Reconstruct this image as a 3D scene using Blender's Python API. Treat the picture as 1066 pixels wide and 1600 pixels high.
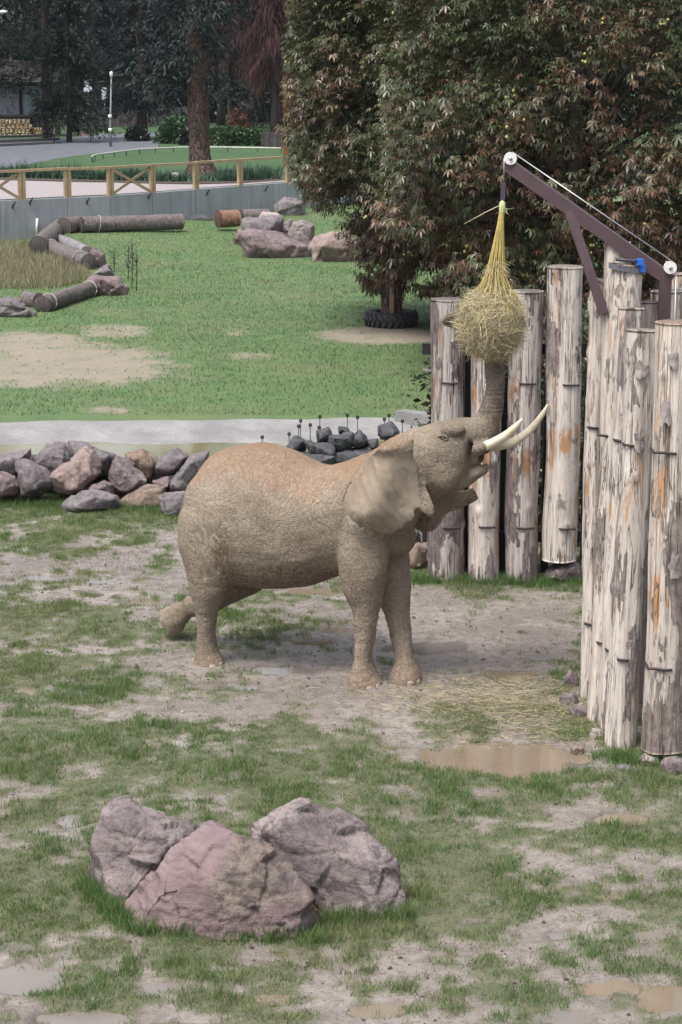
import bpy, bmesh, math, random
import numpy as np
from mathutils import Vector, noise as mnoise
from mathutils.bvhtree import BVHTree

for o in list(bpy.data.objects): bpy.data.objects.remove(o)
SC = bpy.context.scene
COL = SC.collection
R = math.radians
# ------------------------------------------------------------------ camera
F, PITCH, CH = 3200.0, R(12.12), 6.4          # focal length in photo pixels, tilt, height in metres
cam_d = bpy.data.cameras.new('camera'); cam = bpy.data.objects.new('camera', cam_d); COL.objects.link(cam)
cam.location = (0, 0, CH); cam.rotation_euler = (R(90)-PITCH, 0, 0)
cam_d.sensor_fit = 'HORIZONTAL'; cam_d.sensor_width = 24.0; cam_d.lens = F/1066*24.0
cam_d.clip_start = 0.5; cam_d.clip_end = 2000
SC.camera = cam
# ------------------------------------------------------------------ light: overcast
SUN_EL, SUN_AZ = R(64), R(222)
w = bpy.data.worlds.new('World'); SC.world = w; w.use_nodes = True
nt = w.node_tree; nt.nodes.clear()
sky = nt.nodes.new('ShaderNodeTexSky'); sky.sky_type = 'NISHITA'; sky.sun_disc = False
sky.sun_elevation = SUN_EL; sky.sun_rotation = SUN_AZ; sky.dust_density = 4.0; sky.air_density = 1.0; sky.ozone_density = 1.0
bgn = nt.nodes.new('ShaderNodeBackground'); bgn.inputs[1].default_value = 0.09
won = nt.nodes.new('ShaderNodeOutputWorld')
hs = nt.nodes.new('ShaderNodeHueSaturation'); hs.inputs['Saturation'].default_value = 0.45
nt.links.new(sky.outputs[0], hs.inputs['Color']); nt.links.new(hs.outputs[0], bgn.inputs[0]); nt.links.new(bgn.outputs[0], won.inputs[0])
sl = bpy.data.lights.new('sun', 'SUN'); sl.energy = 1.5; sl.angle = R(22); sl.color = (1.0, 0.96, 0.9)
so = bpy.data.objects.new('sun', sl); COL.objects.link(so)
sd = Vector((math.sin(SUN_AZ)*math.cos(SUN_EL), math.cos(SUN_AZ)*math.cos(SUN_EL), math.sin(SUN_EL)))
so.rotation_euler = sd.to_track_quat('Z', 'Y').to_euler()
SC.view_settings.view_transform = 'Standard'; SC.view_settings.look = 'None'
SC.view_settings.exposure = 1.55; SC.view_settings.gamma = 1.0; SC.view_settings.use_curve_mapping = False
SC.render.engine = 'CYCLES'

# ------------------------------------------------------------------ pixel -> place helpers
CP = np.array([0, 0, CH]); FWD = np.array([0, math.cos(PITCH), -math.sin(PITCH)]); UPV = np.array([0, math.sin(PITCH), math.cos(PITCH)])
def ray(px, py): return FWD + np.array([(px-533)/F, 0, 0]) - UPV*((py-800)/F)
def G(px, py, z=0.0):                      # where the sight line meets the level z
    d = ray(px, py); t = (z-CH)/d[2]; return CP + d*t
def V(px, py, D):                          # where it meets the upright plane at distance D
    d = ray(px, py); return CP + d*(D/d[1])
def ppm(P):                                # photo pixels per metre at a point
    return F/np.dot(np.asarray(P)-CP, FWD)
def topx(x, y, z=0.0):                     # place -> photo pixel (arrays)
    dy = y; dz = z-CH
    dep = dy*FWD[1]+dz*FWD[2]; up = dy*UPV[1]+dz*UPV[2]
    dep = np.maximum(dep, 0.5)
    return 533+F*x/dep, 800-F*up/dep

# ------------------------------------------------------------------ numpy noise
def _h(ix, iy, iz):
    n = (ix*374761393 + iy*668265263 + iz*1274126177) & 0xffffffff
    n = ((n ^ (n >> 13))*1274126177) & 0xffffffff
    n = ((n ^ (n >> 15))*2246822519) & 0xffffffff
    return ((n ^ (n >> 16)) & 0xffffff)/float(0xffffff)
def vnoise(x, y, z=None):
    x = np.asarray(x, float); y = np.asarray(y, float); z = np.zeros_like(x) if z is None else np.asarray(z, float)
    xi, yi, zi = [np.floor(a).astype(np.int64) for a in (x, y, z)]
    f = lambda t: t*t*t*(t*(t*6-15)+10)
    u, v, q = f(x-xi), f(y-yi), f(z-zi)
    r = 0
    for a in (0, 1):
        for b in (0, 1):
            for c in (0, 1):
                r = r + _h(xi+a, yi+b, zi+c)*(u if a else 1-u)*(v if b else 1-v)*(q if c else 1-q)
    return r
def fbm(x, y, z=None, o=4, g=0.5):
    s = 0; a = 1.0; t = 0
    z = np.zeros_like(np.asarray(x, float)) if z is None else z
    for i in range(o):
        k = 2.03**i
        s = s + a*vnoise(x*k+17.3*i, y*k-9.1*i, z*k+4.7*i); t += a; a *= g
    return s/t
def sstep(a, b, x):
    t = np.clip((x-a)/(b-a), 0, 1); return t*t*(3-2*t)

# ------------------------------------------------------------------ object helpers
def thing(name, label, cat, loc=(0, 0, 0), group=None):
    o = bpy.data.objects.new(name, None); COL.objects.link(o); o.empty_display_size = 0.1
    o.location = tuple(float(v) for v in loc); tag(o, label, cat, group); return o
def tag(o, label=None, cat=None, group=None, kind=None):
    if label: o['label'] = label
    if cat: o['category'] = cat
    if group: o['group'] = group
    if kind: o['kind'] = kind
    return o
def mk(name, verts, faces, mat, parent=None, smooth=True, attrs=None, origin=None):
    """one mesh object; verts are given in world coordinates"""
    v = np.asarray(verts, float).reshape(-1, 3)
    org = np.array(origin if origin is not None else (0, 0, 0), float)
    if parent is not None:
        org = np.array(parent.location, float)
        if parent.parent: org = org + np.array(parent.parent.location, float)
    v = v-org
    me = bpy.data.meshes.new(name)
    if isinstance(faces, np.ndarray):
        n, k = faces.shape
        me.vertices.add(len(v)); me.vertices.foreach_set('co', v.ravel())
        me.loops.add(n*k); me.loops.foreach_set('vertex_index', faces.ravel().astype(np.int32))
        me.polygons.add(n); me.polygons.foreach_set('loop_start', np.arange(0, n*k, k, dtype=np.int32))
        me.update(calc_edges=True); me.validate()
    else:
        me.from_pydata(v.tolist(), [], faces); me.update()
    if smooth: me.polygons.foreach_set('use_smooth', np.ones(len(me.polygons), bool))
    for an, av in (attrs or {}).items():
        av = np.asarray(av, np.float32)
        if av.ndim == 1:
            a = me.attributes.new(an, 'FLOAT', 'POINT'); a.data.foreach_set('value', av)
        else:
            a = me.attributes.new(an, 'FLOAT_COLOR', 'POINT')
            c = np.ones((len(v), 4), np.float32); c[:, :3] = av[:, :3]; a.data.foreach_set('color', c.ravel())
    o = bpy.data.objects.new(name, me); COL.objects.link(o)
    if mat: me.materials.append(mat)
    if parent is not None: o.parent = parent
    elif origin is not None: o.location = tuple(org)
    return o
class Acc:
    """collects shapes that become one mesh"""
    def __init__(s): s.v = []; s.f = []; s.n = 0; s.a = []
    def add(s, v, f, a=None):
        v = np.asarray(v, float).reshape(-1, 3)
        s.v.append(v); s.f += [tuple(int(i)+s.n for i in q) for q in f]; s.n += len(v)
        if a is not None: s.a.append(np.asarray(a, float))
    def build(s, name, mat, parent=None, **k): return mk(name, np.concatenate(s.v), s.f, mat, parent, **k)
def box_vf(c, sx, sy, sz, rz=0.0):
    c = np.asarray(c, float); v = []
    for x in (-1, 1):
        for y in (-1, 1):
            for z in (-1, 1):
                a, b = x*sx/2, y*sy/2
                v.append(c+np.array([a*math.cos(rz)-b*math.sin(rz), a*math.sin(rz)+b*math.cos(rz), z*sz/2]))
    return v, [(0, 1, 3, 2), (4, 6, 7, 5), (0, 4, 5, 1), (2, 3, 7, 6), (0, 2, 6, 4), (1, 5, 7, 3)]
def frame(t):
    t = np.asarray(t, float); t = t/np.linalg.norm(t)
    a = np.array([0, 0, 1.0]) if abs(t[2]) < 0.9 else np.array([0, 1.0, 0])
    u = np.cross(t, a); u /= np.linalg.norm(u); return t, u, np.cross(u, t)
def beam_vf(p0, p1, w, h, up=None):
    p0 = np.asarray(p0, float); p1 = np.asarray(p1, float)
    t, u, n = frame(p1-p0); v = []
    for p in (p0, p1):
        for a, b in ((-1, -1), (1, -1), (1, 1), (-1, 1)): v.append(p+u*a*w/2+n*b*h/2)
    return v, [(3, 2, 1, 0), (4, 5, 6, 7), (0, 1, 5, 4), (1, 2, 6, 5), (2, 3, 7, 6), (3, 0, 4, 7)]
def tube_vf(pts, rad, k=6, cap=True):
    pts = np.asarray(pts, float); n = len(pts); rad = np.broadcast_to(np.asarray(rad, float), (n,))
    v = []; f = []; t0 = pts[-1]-pts[0] if np.linalg.norm(pts[-1]-pts[0]) > 1e-6 else pts[1]-pts[0]
    _, u, _ = frame(t0)
    for i in range(n):
        t = pts[min(i+1, n-1)]-pts[max(i-1, 0)]; t = t/(np.linalg.norm(t)+1e-12)
        u = u-t*np.dot(u, t); u /= (np.linalg.norm(u)+1e-12); b = np.cross(t, u)
        for j in range(k):
            a = 2*math.pi*j/k; v.append(pts[i]+(u*math.cos(a)+b*math.sin(a))*rad[i])
    for i in range(n-1):
        for j in range(k):
            j2 = (j+1) % k; f.append((i*k+j, i*k+j2, (i+1)*k+j2, (i+1)*k+j))
    if cap: f.append(tuple(range(k-1, -1, -1))); f.append(tuple((n-1)*k+j for j in range(k)))
    return v, f
def voxel(verts, faces, size, smooth_it=4, fac=0.5):
    """union of closed shapes into one skin"""
    me = bpy.data.meshes.new('tmp'); me.from_pydata([tuple(map(float, p)) for p in verts], [], faces)
    bm = bmesh.new(); bm.from_mesh(me); bmesh.ops.recalc_face_normals(bm, faces=bm.faces); bm.to_mesh(me); bm.free()
    ob = bpy.data.objects.new('tmp', me); COL.objects.link(ob)
    m = ob.modifiers.new('r', 'REMESH'); m.mode = 'VOXEL'; m.voxel_size = size; m.adaptivity = 0
    if smooth_it:
        s = ob.modifiers.new('s', 'SMOOTH'); s.iterations = smooth_it; s.factor = fac
    dg = bpy.context.evaluated_depsgraph_get(); ev = ob.evaluated_get(dg); m2 = ev.to_mesh()
    nv = len(m2.vertices); co = np.empty(nv*3); m2.vertices.foreach_get('co', co); no = np.empty(nv*3, np.float32); m2.vertices.foreach_get('normal', no)
    nl = len(m2.loops); li = np.empty(nl, np.int32); m2.loops.foreach_get('vertex_index', li)
    co = co.reshape(-1, 3); no = no.reshape(-1, 3).astype(float); fa = li.reshape(-1, 4) if nl == 4*len(m2.polygons) else [tuple(p.vertices) for p in m2.polygons]
    ev.to_mesh_clear(); bpy.data.objects.remove(ob); bpy.data.meshes.remove(me)
    return co, no, fa
def hull(pts):
    bm = bmesh.new()
    for p in pts: bm.verts.new(tuple(map(float, p)))
    r = bmesh.ops.convex_hull(bm, input=bm.verts)
    bmesh.ops.delete(bm, geom=[g for g in r['geom_interior'] if isinstance(g, bmesh.types.BMVert)], context='VERTS')
    bm.verts.index_update(); v = [tuple(q.co) for q in bm.verts]; f = [tuple(q.index for q in fa.verts) for fa in bm.faces]; bm.free()
    return v, f

# ------------------------------------------------------------------ materials
class M:
    def __init__(s, name, rough=0.8, spec=0.3):
        s.m = bpy.data.materials.new(name); s.m.use_nodes = True; s.t = s.m.node_tree; s.b = s.t.nodes['Principled BSDF']
        s.b.inputs['Roughness'].default_value = rough; s.b.inputs['Specular IOR Level'].default_value = spec
        s._c = None
    def node(s, ty, **kw):
        n = s.t.nodes.new(ty)
        for k, v in kw.items(): setattr(n, k, v)
        return n
    def _in(s, sock, v):
        if isinstance(v, bpy.types.NodeSocket): s.t.links.new(v, sock)
        elif v is not None:
            if hasattr(sock, 'default_value'):
                try: sock.default_value = v
                except Exception: sock.default_value = tuple(v)+(1.0,) if len(v) == 3 else v
    def co(s, scale=(1, 1, 1), kind='Object'):
        if s._c is None: s._c = s.node('ShaderNodeTexCoord')
        m = s.node('ShaderNodeMapping'); m.inputs['Scale'].default_value = scale; s.t.links.new(s._c.outputs[kind], m.inputs[0]); return m.outputs[0]
    def noise(s, scale, detail=5, vec=None, rough=0.55, dist=0.0):
        n = s.node('ShaderNodeTexNoise'); n.inputs['Scale'].default_value = scale; n.inputs['Detail'].default_value = detail
        n.inputs['Roughness'].default_value = rough; n.inputs['Distortion'].default_value = dist
        s.t.links.new(vec if vec is not None else s.co(), n.inputs['Vector']); return n.outputs[0]
    def vor(s, scale, vec=None, feature='DISTANCE_TO_EDGE', rnd=1.0):
        n = s.node('ShaderNodeTexVoronoi', feature=feature); n.inputs['Scale'].default_value = scale; n.inputs['Randomness'].default_value = rnd
        s.t.links.new(vec if vec is not None else s.co(), n.inputs['Vector']); return n.outputs[0]
    def ramp(s, fac, stops):
        n = s.node('ShaderNodeValToRGB'); e = n.color_ramp.elements
        while len(e) < len(stops): e.new(0.5)
        for i, (p, c) in enumerate(stops):
            e[i].position = p; e[i].color = (c, c, c, 1) if isinstance(c, (int, float)) else (*c, 1)
        s._in(n.inputs[0], fac); return n.outputs[0]
    def mix(s, fac, a, b, mode='MIX'):
        n = s.node('ShaderNodeMix', data_type='RGBA', blend_type=mode)
        s._in(n.inputs[0], fac)
        for k, v in ((6, a), (7, b)):
            if isinstance(v, bpy.types.NodeSocket): s.t.links.new(v, n.inputs[k])
            else: n.inputs[k].default_value = (*v, 1) if not isinstance(v, (int, float)) else (v, v, v, 1)
        return n.outputs[2]
    def math(s, op, a, b=0.0):
        n = s.node('ShaderNodeMath', operation=op); s._in(n.inputs[0], a); s._in(n.inputs[1], b); return n.outputs[0]
    def attr(s, name, out='Fac'):
        n = s.node('ShaderNodeAttribute'); n.attribute_name = name; return n.outputs[out]
    def base(s, c):
        if isinstance(c, bpy.types.NodeSocket): s.t.links.new(c, s.b.inputs['Base Color'])
        else: s.b.inputs['Base Color'].default_value = (*c, 1)
    def rough(s, c): s._in(s.b.inputs['Roughness'], c)
    def bump(s, h, strength=0.5, dist=0.02):
        n = s.node('ShaderNodeBump'); n.inputs['Strength'].default_value = strength; n.inputs['Distance'].default_value = dist
        s._in(n.inputs['Height'], h)
        prev = s.b.inputs['Normal'].links
        if prev: s.t.links.new(prev[0].from_socket, n.inputs['Normal'])
        s.t.links.new(n.outputs[0], s.b.inputs['Normal'])
        return n

def mat_plain(name, c, rough=0.7, var=0.25, scale=6.0, spec=0.3, bump=0.15, vec=(1, 1, 1), metal=0.0):
    m = M(name, rough, spec); n = m.noise(scale, 6, m.co(vec))
    lo = tuple(x*(1-var) for x in c); hi = tuple(min(1, x*(1+var)) for x in c)
    m.base(m.ramp(n, [(0.3, lo), (0.7, hi)])); m.bump(m.noise(scale*4, 5, m.co(vec)), bump, 0.01)
    m.b.inputs['Metallic'].default_value = metal
    return m.m
def mat_rock(name, c1, c2, c3, rough=0.75, lichen=0.0, sc=1.0):
    m = M(name, rough, 0.35)
    n1 = m.noise(1.8*sc, 8, None, 0.62, 0.6); n2 = m.noise(9*sc, 8, None, 0.7); n3 = m.noise(60*sc, 4, None, 0.7)
    col = m.mix(m.ramp(n1, [(0.38, 0.0), (0.62, 1.0)]), c1, c2)
    col = m.mix(m.ramp(n2, [(0.48, 0.0), (0.6, 0.9)]), col, c3)
    col = m.mix(m.ramp(n3, [(0.3, 0.45), (0.55, 0.0)]), col, tuple(x*0.35 for x in c1))
    st = m.noise(2.2*sc, 6, m.co((1, 1, 5)), 0.6, 0.8)
    col = m.mix(m.ramp(st, [(0.56, 0.0), (0.66, 0.5)]), col, tuple(x*0.5 for x in c3))
    m.base(col)
    cr = m.vor(3.0*sc, m.co((1, 1, 1.6))); crk = m.ramp(cr, [(0.0, 0.0), (0.06, 1.0)])
    m.bump(n1, .35, .08/sc); m.bump(n2, 0.55, 0.035/sc); m.bump(n3, 0.7, 0.014/sc); m.bump(crk, 0.2, 0.02/sc)
    return m.m
def mat_attr_leaf(name, rough=0.55, trans=0.25, noise_amt=0.25, spec=0.4):
    m = M(name, rough, spec); c = m.attr('Col', 'Color')
    v = m.noise(9, 3); c2 = m.mix(1.0, c, m.ramp(v, [(0.3, 1-noise_amt), (0.7, 1+noise_amt)]), 'MULTIPLY')
    m.base(c2)
    if trans:
        tr = m.node('ShaderNodeBsdfTranslucent'); m.t.links.new(c2, tr.inputs[0])
        ms = m.node('ShaderNodeMixShader'); ms.inputs[0].default_value = trans
        m.t.links.new(m.b.outputs[0], ms.inputs[1]); m.t.links.new(tr.outputs[0], ms.inputs[2])
        m.t.links.new(ms.outputs[0], m.t.nodes['Material Output'].inputs[0])
    return m.m
def mat_log(name, c_wood, c_orange, c_dark, c_bark, scale=1.0):
    """weathered stripped log, long streaks along local z, left-over bark from the 'bark' attribute"""
    m = M(name, 0.75, 0.25)
    v = m.co((9*scale, 9*scale, 0.9)); n1 = m.noise(1.0, 7, v, 0.6, 0.7)
    v2 = m.co((34, 34, 1.6)); n2 = m.noise(1.0, 5, v2, 0.6, 0.3)
    blot = m.noise(1.6, 6, m.co((1.5, 1.5, 0.9)), 0.6, 0.5)
    col = m.mix(m.ramp(n1, [(0.35, 0.0), (0.6, 1.0)]), c_wood, tuple(x*0.72 for x in c_wood))
    og = m.math('MULTIPLY', m.ramp(n1, [(0.52, 0.0), (0.6, 1.0)]), m.ramp(blot, [(0.47, 0.0), (0.56, 1.0)]))
    col = m.mix(og, col, c_orange)
    dk = m.noise(2.2, 7, m.co((2.2, 2.2, 1.0)), 0.65, 1.0)
    col = m.mix(m.ramp(dk, [(0.56, 0.0), (0.64, 0.8)]), col, c_dark)
    col = m.mix(m.ramp(n2, [(0.28, 0.75), (0.42, 0.0)]), col, c_dark)
    bk = m.attr('bark'); bn = m.noise(14, 6, m.co((1, 1, 0.5)), 0.7)
    bc = m.mix(m.ramp(bn, [(0.35, 0.0), (0.65, 1.0)]), c_bark, tuple(min(1, x*2.4) for x in c_bark))
    col = m.mix(m.ramp(bk, [(0.4, 0.0), (0.6, 1.0)]), col, bc)
    ck = m.noise(1.0, 4, m.co((16, 16, .55)), .5, .6); ckr = m.ramp(ck, [(.475, 0.0), (.495, 1.0), (.505, 1.0), (.525, 0.0)])
    col = m.mix(m.math('MULTIPLY', ckr, m.ramp(m.noise(1.3, 4), [(.42, 0.0), (.58, .9)])), col, tuple(x*.3 for x in c_dark))
    gr_ = m.noise(1.0, 6, m.co((70, 70, 5)), .7); col = m.mix(m.ramp(gr_, [(.3, .35), (.48, 0.0)]), col, tuple(x*.9 for x in c_dark)); sp_ = m.noise(7, 8, m.co((1, 1, .6)), .75); col = m.mix(m.ramp(sp_, [(.6, 0.0), (.7, .45)]), col, c_bark)
    en = m.attr('endgrain'); col = m.mix(m.ramp(en, [(0.4, 0.0), (0.6, 0.8)]), col, tuple(x*0.8 for x in c_dark))
    m.base(col); m.bump(n2, 0.5, 0.02); m.bump(gr_, .4, .01); m.bump(m.math('MULTIPLY', ckr, -1.0), .6, .02); m.bump(m.math('MULTIPLY', bn, bk), 0.8, 0.03)
    return m.m

# ==================================================================  THE GROUND
ROWY = [780, 820, 860, 900, 940, 980, 1020, 1060, 1100, 1140, 1180, 1220, 1260, 1300, 1340, 1380, 1420, 1460, 1500, 1540, 1580, 1640]
COVER = np.array([
 [.85, .85, .6, .3, .3, .6, .6, .6, .6], [.7, .75, .7, .4, .3, .4, .5, .5, .5], [.42, .45, .3, .2, .2, .3, .5, .5, .5],
 [.12, .1, .1, .1, .1, .75, 1, .9, .8], [.5, .52, .5, .42, .15, .25, .15, .2, .5], [.64, .6, .52, .48, .25, .12, .1, .25, .5],
 [.66, .55, .2, .05, .05, .05, .05, .45, .5], [.7, .5, .1, 0, 0, .08, .2, .5, .5], [.72, .58, .2, .05, .05, .5, .5, .5, .5],
 [.72, .7, .62, .5, .5, .58, .45, .65, .6], [.75, .8, .8, .75, .75, .35, .15, .5, .75], [.76, .76, .8, .85, .85, .82, .75, .7, .75],
 [.66, .5, .8, .85, .85, .85, .8, .5, .35], [.66, .48, .75, .85, .85, .85, .8, .55, .35], [.75, .72, .85, .85, .8, .85, .66, .44, .43],
 [.8, .75, .85, .85, .85, .85, .7, .47, .42], [.8, .75, .85, .85, .85, .8, .62, .47, .43], [.66, .68, .64, .72, .72, .6, .48, .43, .43],
 [.42, .48, .47, .5, .53, .47, .43, .42, .42], [.42, .47, .5, .5, .5, .5, .47, .4, .38], [.46, .43, .54, .54, .5, .54, .48, .47, .38],
 [.5, .5, .5, .5, .5, .5, .5, .5, .5]])
BARE = [(70, 570, 240, 44, 1.0), (180, 518, 70, 12, .9), (40, 535, 110, 18, 1.0), (372, 520, 26, 7, .6), (600, 525, 125, 17, 1.0), (395, 557, 45, 8, .55),
        (170, 643, 42, 7, .7), (460, 470, 60, 10, .3), (250, 590, 90, 20, .35), (480, 590, 60, 10, .35)]
PUD = [(785, 1188, 150, 29, .05), (968, 1280, 68, 15, .035), (1045, 1556, 66, 26, .05), (45, 1535, 75, 30, .05), (140, 1592, 90, 18, .05), (475, 924, 62, 8, .035), (545, 905, 40, 6, .03),
       (232, 942, 46, 7, .03), (800, 1056, 48, 10, .03), (112, 1282, 34, 14, .03), (925, 1545, 46, 11, .03), (590, 1580, 66, 14, .035), (955, 1402, 62, 9, .03),
       (470, 1004, 70, 6, .02), (40, 1080, 26, 10, .03), (430, 1560, 50, 12, .03), (840, 1395, 40, 7, .03), (20, 1480, 40, 12, .03), (520, 985, 50, 6, .02),
       (660, 1012, 80, 8, .03), (350, 1074, 70, 9, .03), (900, 1462, 62, 9, .03), (705, 1502, 52, 9, .03), (262, 1545, 56, 10, .03), (1010, 1462, 44, 8, .03), (330, 905, 64, 6, .025), (870, 1590, 66, 11, .03), (440, 1048, 60, 7, .025), (90, 905, 80, 6, .025), (750, 1440, 46, 7, .025)]
POOL_D = [(V(-400, 700, 39.3), 0)]
def pool_edges(x):                          # far and near edge of the pool at a given x
    far = 37.6+0.10*x*0+0.020*(x+6)**2*0.25
    far = 37.3+0.07*(x+6.5)
    near = 33.6+0.02*(x+6.5)
    return near, far
WL = -0.012
WXY = [(-20., 78.0)]+[tuple(G(a, b, 1.55)[:2]) for a, b in ((0, 314), (105, 309), (238, 301.5), (375, 290.5), (450, 285), (560, 277))]
def mound(x, y):
    wy = np.interp(x, [p[0] for p in WXY], [p[1] for p in WXY]); px, py = topx(x, y)
    return .36*np.exp(-(np.maximum(wy-y, 0)/9.0)**2)*sstep(30, 110, px)*sstep(68, 74, y)
def ground_fields(x, y):
    px, py = topx(x, y)
    # grass cover
    c = np.clip(px/133.25, 0, 7.999); r = np.interp(py, ROWY, np.arange(len(ROWY))); r = np.clip(r, 0, len(ROWY)-1.001)
    ci = c.astype(int); ri = r.astype(int); cf = c-ci; rf = r-ri
    cov = (COVER[ri, ci]*(1-cf)+COVER[ri, np.minimum(ci+1, 8)]*cf)*(1-rf)+(COVER[ri+1, ci]*(1-cf)+COVER[ri+1, np.minimum(ci+1, 8)]*cf)*rf
    lawn = sstep(785, 770, py)
    bare = np.zeros_like(x)
    for (a, b, rx, ry, s) in BARE: bare = np.maximum(bare, s*sstep(1.25, 0.5, np.hypot((px-a)/rx, (py-b)/ry)))
    covl = 0.92-0.55*bare*1.35
    cov = cov*(1-lawn)+covl*lawn
    cov = cov+.05*(1-lawn)
    n = .55*fbm(x*1.7, y*1.7, o=4, g=0.6)+.45*fbm(x*6.5+3, y*6.5, o=3, g=0.6); n = np.clip((n-0.5)*2.7+0.5, 0, 1)
    g = sstep(-0.20, 0.16, cov-n)                              # 1 grass, 0 mud
    g = g*(1-lawn)+lawn*sstep(-.45, .28, cov-.5*n-.25)
    h = (fbm(x*0.9+5, y*0.9, o=4)-0.5)*0.07+(fbm(x*5, y*5, o=3)-0.5)*0.022
    h = h+0.012*g*(1-lawn)
    h = h*(1-0.5*lawn)+0.012
    dip = np.zeros_like(x)
    for (a, b, rx, ry, d) in PUD:
        q = np.hypot((px-a)/rx, (py-b)/ry)*(0.15+.95*fbm(x*1.7, y*2.3, o=3, g=.6)+.8*fbm(x*6, y*7, o=3, g=.65))
        dip = np.maximum(dip, sstep(1.15, 0.45, q)*d*1.15)
    h = h*(1-np.clip(dip/0.05, 0, 1)*0.75)-dip+mound(x, y)
    return g, h, dip, lawn, bare
def axis(segs):
    o = [segs[0][0]]
    for a, b, s0, s1 in segs:
        x = a
        while x < b-1e-6:
            t = (x-a)/(b-a); x = min(b, x+s0+(s1-s0)*t)
            o.append(x)
    return np.array(o)
xs_h = axis([(0, 6, .065, .065), (6, 20, .08, .6), (20, 600, .8, 160)])
xs = np.concatenate([-xs_h[:0:-1], xs_h])
ys = axis([(-40, 12.5, 8, .3), (12.5, 31, .06, .09), (31, 46, .1, .2), (46, 100, .22, .8), (100, 900, 1, 150)])
GX, GY = np.meshgrid(xs, ys)
g_, h_, dip_, lawn_, bare_ = ground_fields(GX, GY)
nr, fr = pool_edges(GX)
inpool = (GY > nr+0.12) & (GY < fr-0.12) & (GX < 3.2) & (GX > -30)
h_ = np.where(inpool, -0.7, h_)
# a bank of soil carries the boulder row in front of the pool
NX, NY = len(xs), len(ys)
idx = np.arange(NX*NY).reshape(NY, NX)
gf = np.stack([idx[:-1, :-1], idx[:-1, 1:], idx[1:, 1:], idx[1:, :-1]], -1).reshape(-1, 4)
mg = M('wet_ground', 0.6, 0.45)
ga = mg.attr('grass'); la = mg.attr('lawn'); ba = mg.attr('bare'); wa = mg.attr('wet')
n1 = mg.noise(0.7, 7); n2 = mg.noise(7, 8, None, 0.7); n3 = mg.noise(45, 5, None, 0.7)
mud = mg.ramp(n1, [(0.35, (.19, .163, .146)), (0.65, (.29, .255, .232))])
n4 = mg.noise(16, 8, None, .75)
mud = mg.mix(mg.ramp(n2, [(0.36, .55), (0.55, 0.0)]), mud, (.12, .096, .086))
mud = mg.mix(mg.ramp(n4, [(0.34, .7), (0.46, 0.0)]), mud, (.08, .064, .056))
mud = mg.mix(mg.ramp(n3, [(0.55, 0.0), (0.68, .6)]), mud, (.36, .32, .29))
sandc = mg.mix(n2, (.32, .27, .225), (.21, .165, .135))
sandc = mg.mix(mg.ramp(n3, [(0.42, .5), (0.55, 0.0)]), sandc, (.09, .10, .05))
grs = mg.mix(mg.ramp(n2, [(0.35, 0.0), (0.65, 1.0)]), (.075, .085, .042), (.135, .13, .08))
lw = mg.mix(mg.ramp(mg.noise(1.3, 8, None, .7), [(0.4, 0.0), (0.62, 1.0)]), (.062, .125, .042), (.105, .17, .058))
lw = mg.mix(mg.ramp(mg.noise(0.35, 6, None, .7), [(0.42, 0.0), (0.66, .7)]), lw, (.14, .155, .072))
lw = mg.mix(mg.ramp(n3, [(0.4, .45), (0.6, 0.0)]), lw, (.03, .055, .02))
mud = mg.mix(mg.ramp(wa, [(.01, 0.0), (.14, .6)]), mud, (.105, .082, .068))
soil = mg.mix(la, mud, mg.mix(mg.ramp(ba, [(0.2, 0.0), (0.6, 1.0)]), (.15, .13, .075), sandc))
gcol = mg.mix(la, grs, lw)
mg.base(mg.mix(ga, soil, gcol))
ro = mg.ramp(mg.math('ADD', mg.math('MULTIPLY', n2, 0.6), mg.math('MULTIPLY', n1, 0.5)), [(0.48, .08), (0.68, .5)])
mg.rough(mg.mix(mg.math('MAXIMUM', la, ga), ro, .85))
mg.bump(n2, .7, .05); mg.bump(n4, .7, .025); mg.bump(n3, .7, .012)
V_ = np.stack([GX, GY, h_], -1).reshape(-1, 3)
gr = mk('ground', V_, gf, mg.m, None, True, {'grass': g_.ravel(), 'lawn': lawn_.ravel(), 'bare': bare_.ravel(), 'wet': (dip_*10).ravel()})
tag(gr, kind='structure')

# puddles: sheets of muddy water lying in the hollows
mw = M('muddy_water', .04, .5); mw.b.inputs['IOR'].default_value = 1.33
mw.base(mw.ramp(mw.noise(1.2, 5, mw.co(kind='Object')), [(.3, (.135, .105, .075)), (.7, (.185, .148, .108))]))
mw.bump(mw.noise(14, 3), .05, .01)
mwc = M('clear_wet_film', .03, .6); mwc.b.inputs['IOR'].default_value = 1.4
mwc.base(mwc.ramp(mwc.noise(1.2, 5), [(.3, (.13, .115, .10)), (.7, (.19, .17, .15))])); mwc.bump(mwc.noise(12, 3), .05, .01)
for k, (a, b, rx, ry, d) in enumerate(PUD):
    pts = []
    for i in range(36):
        t = 2*math.pi*i/36; P = G(a+1.7*rx*math.cos(t), b+1.7*ry*math.sin(t)); pts.append((P[0], P[1], WL+0.0004*k))
    c = G(a, b); pts.append((c[0], c[1], WL+0.0004*k))
    o = mk('puddle', pts, [(i, (i+1) % 36, 36) for i in range(36)], mwc.m if k in (3, 4, 9, 17) or k > 18 else mw.m); tag(o, kind='structure')

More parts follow.
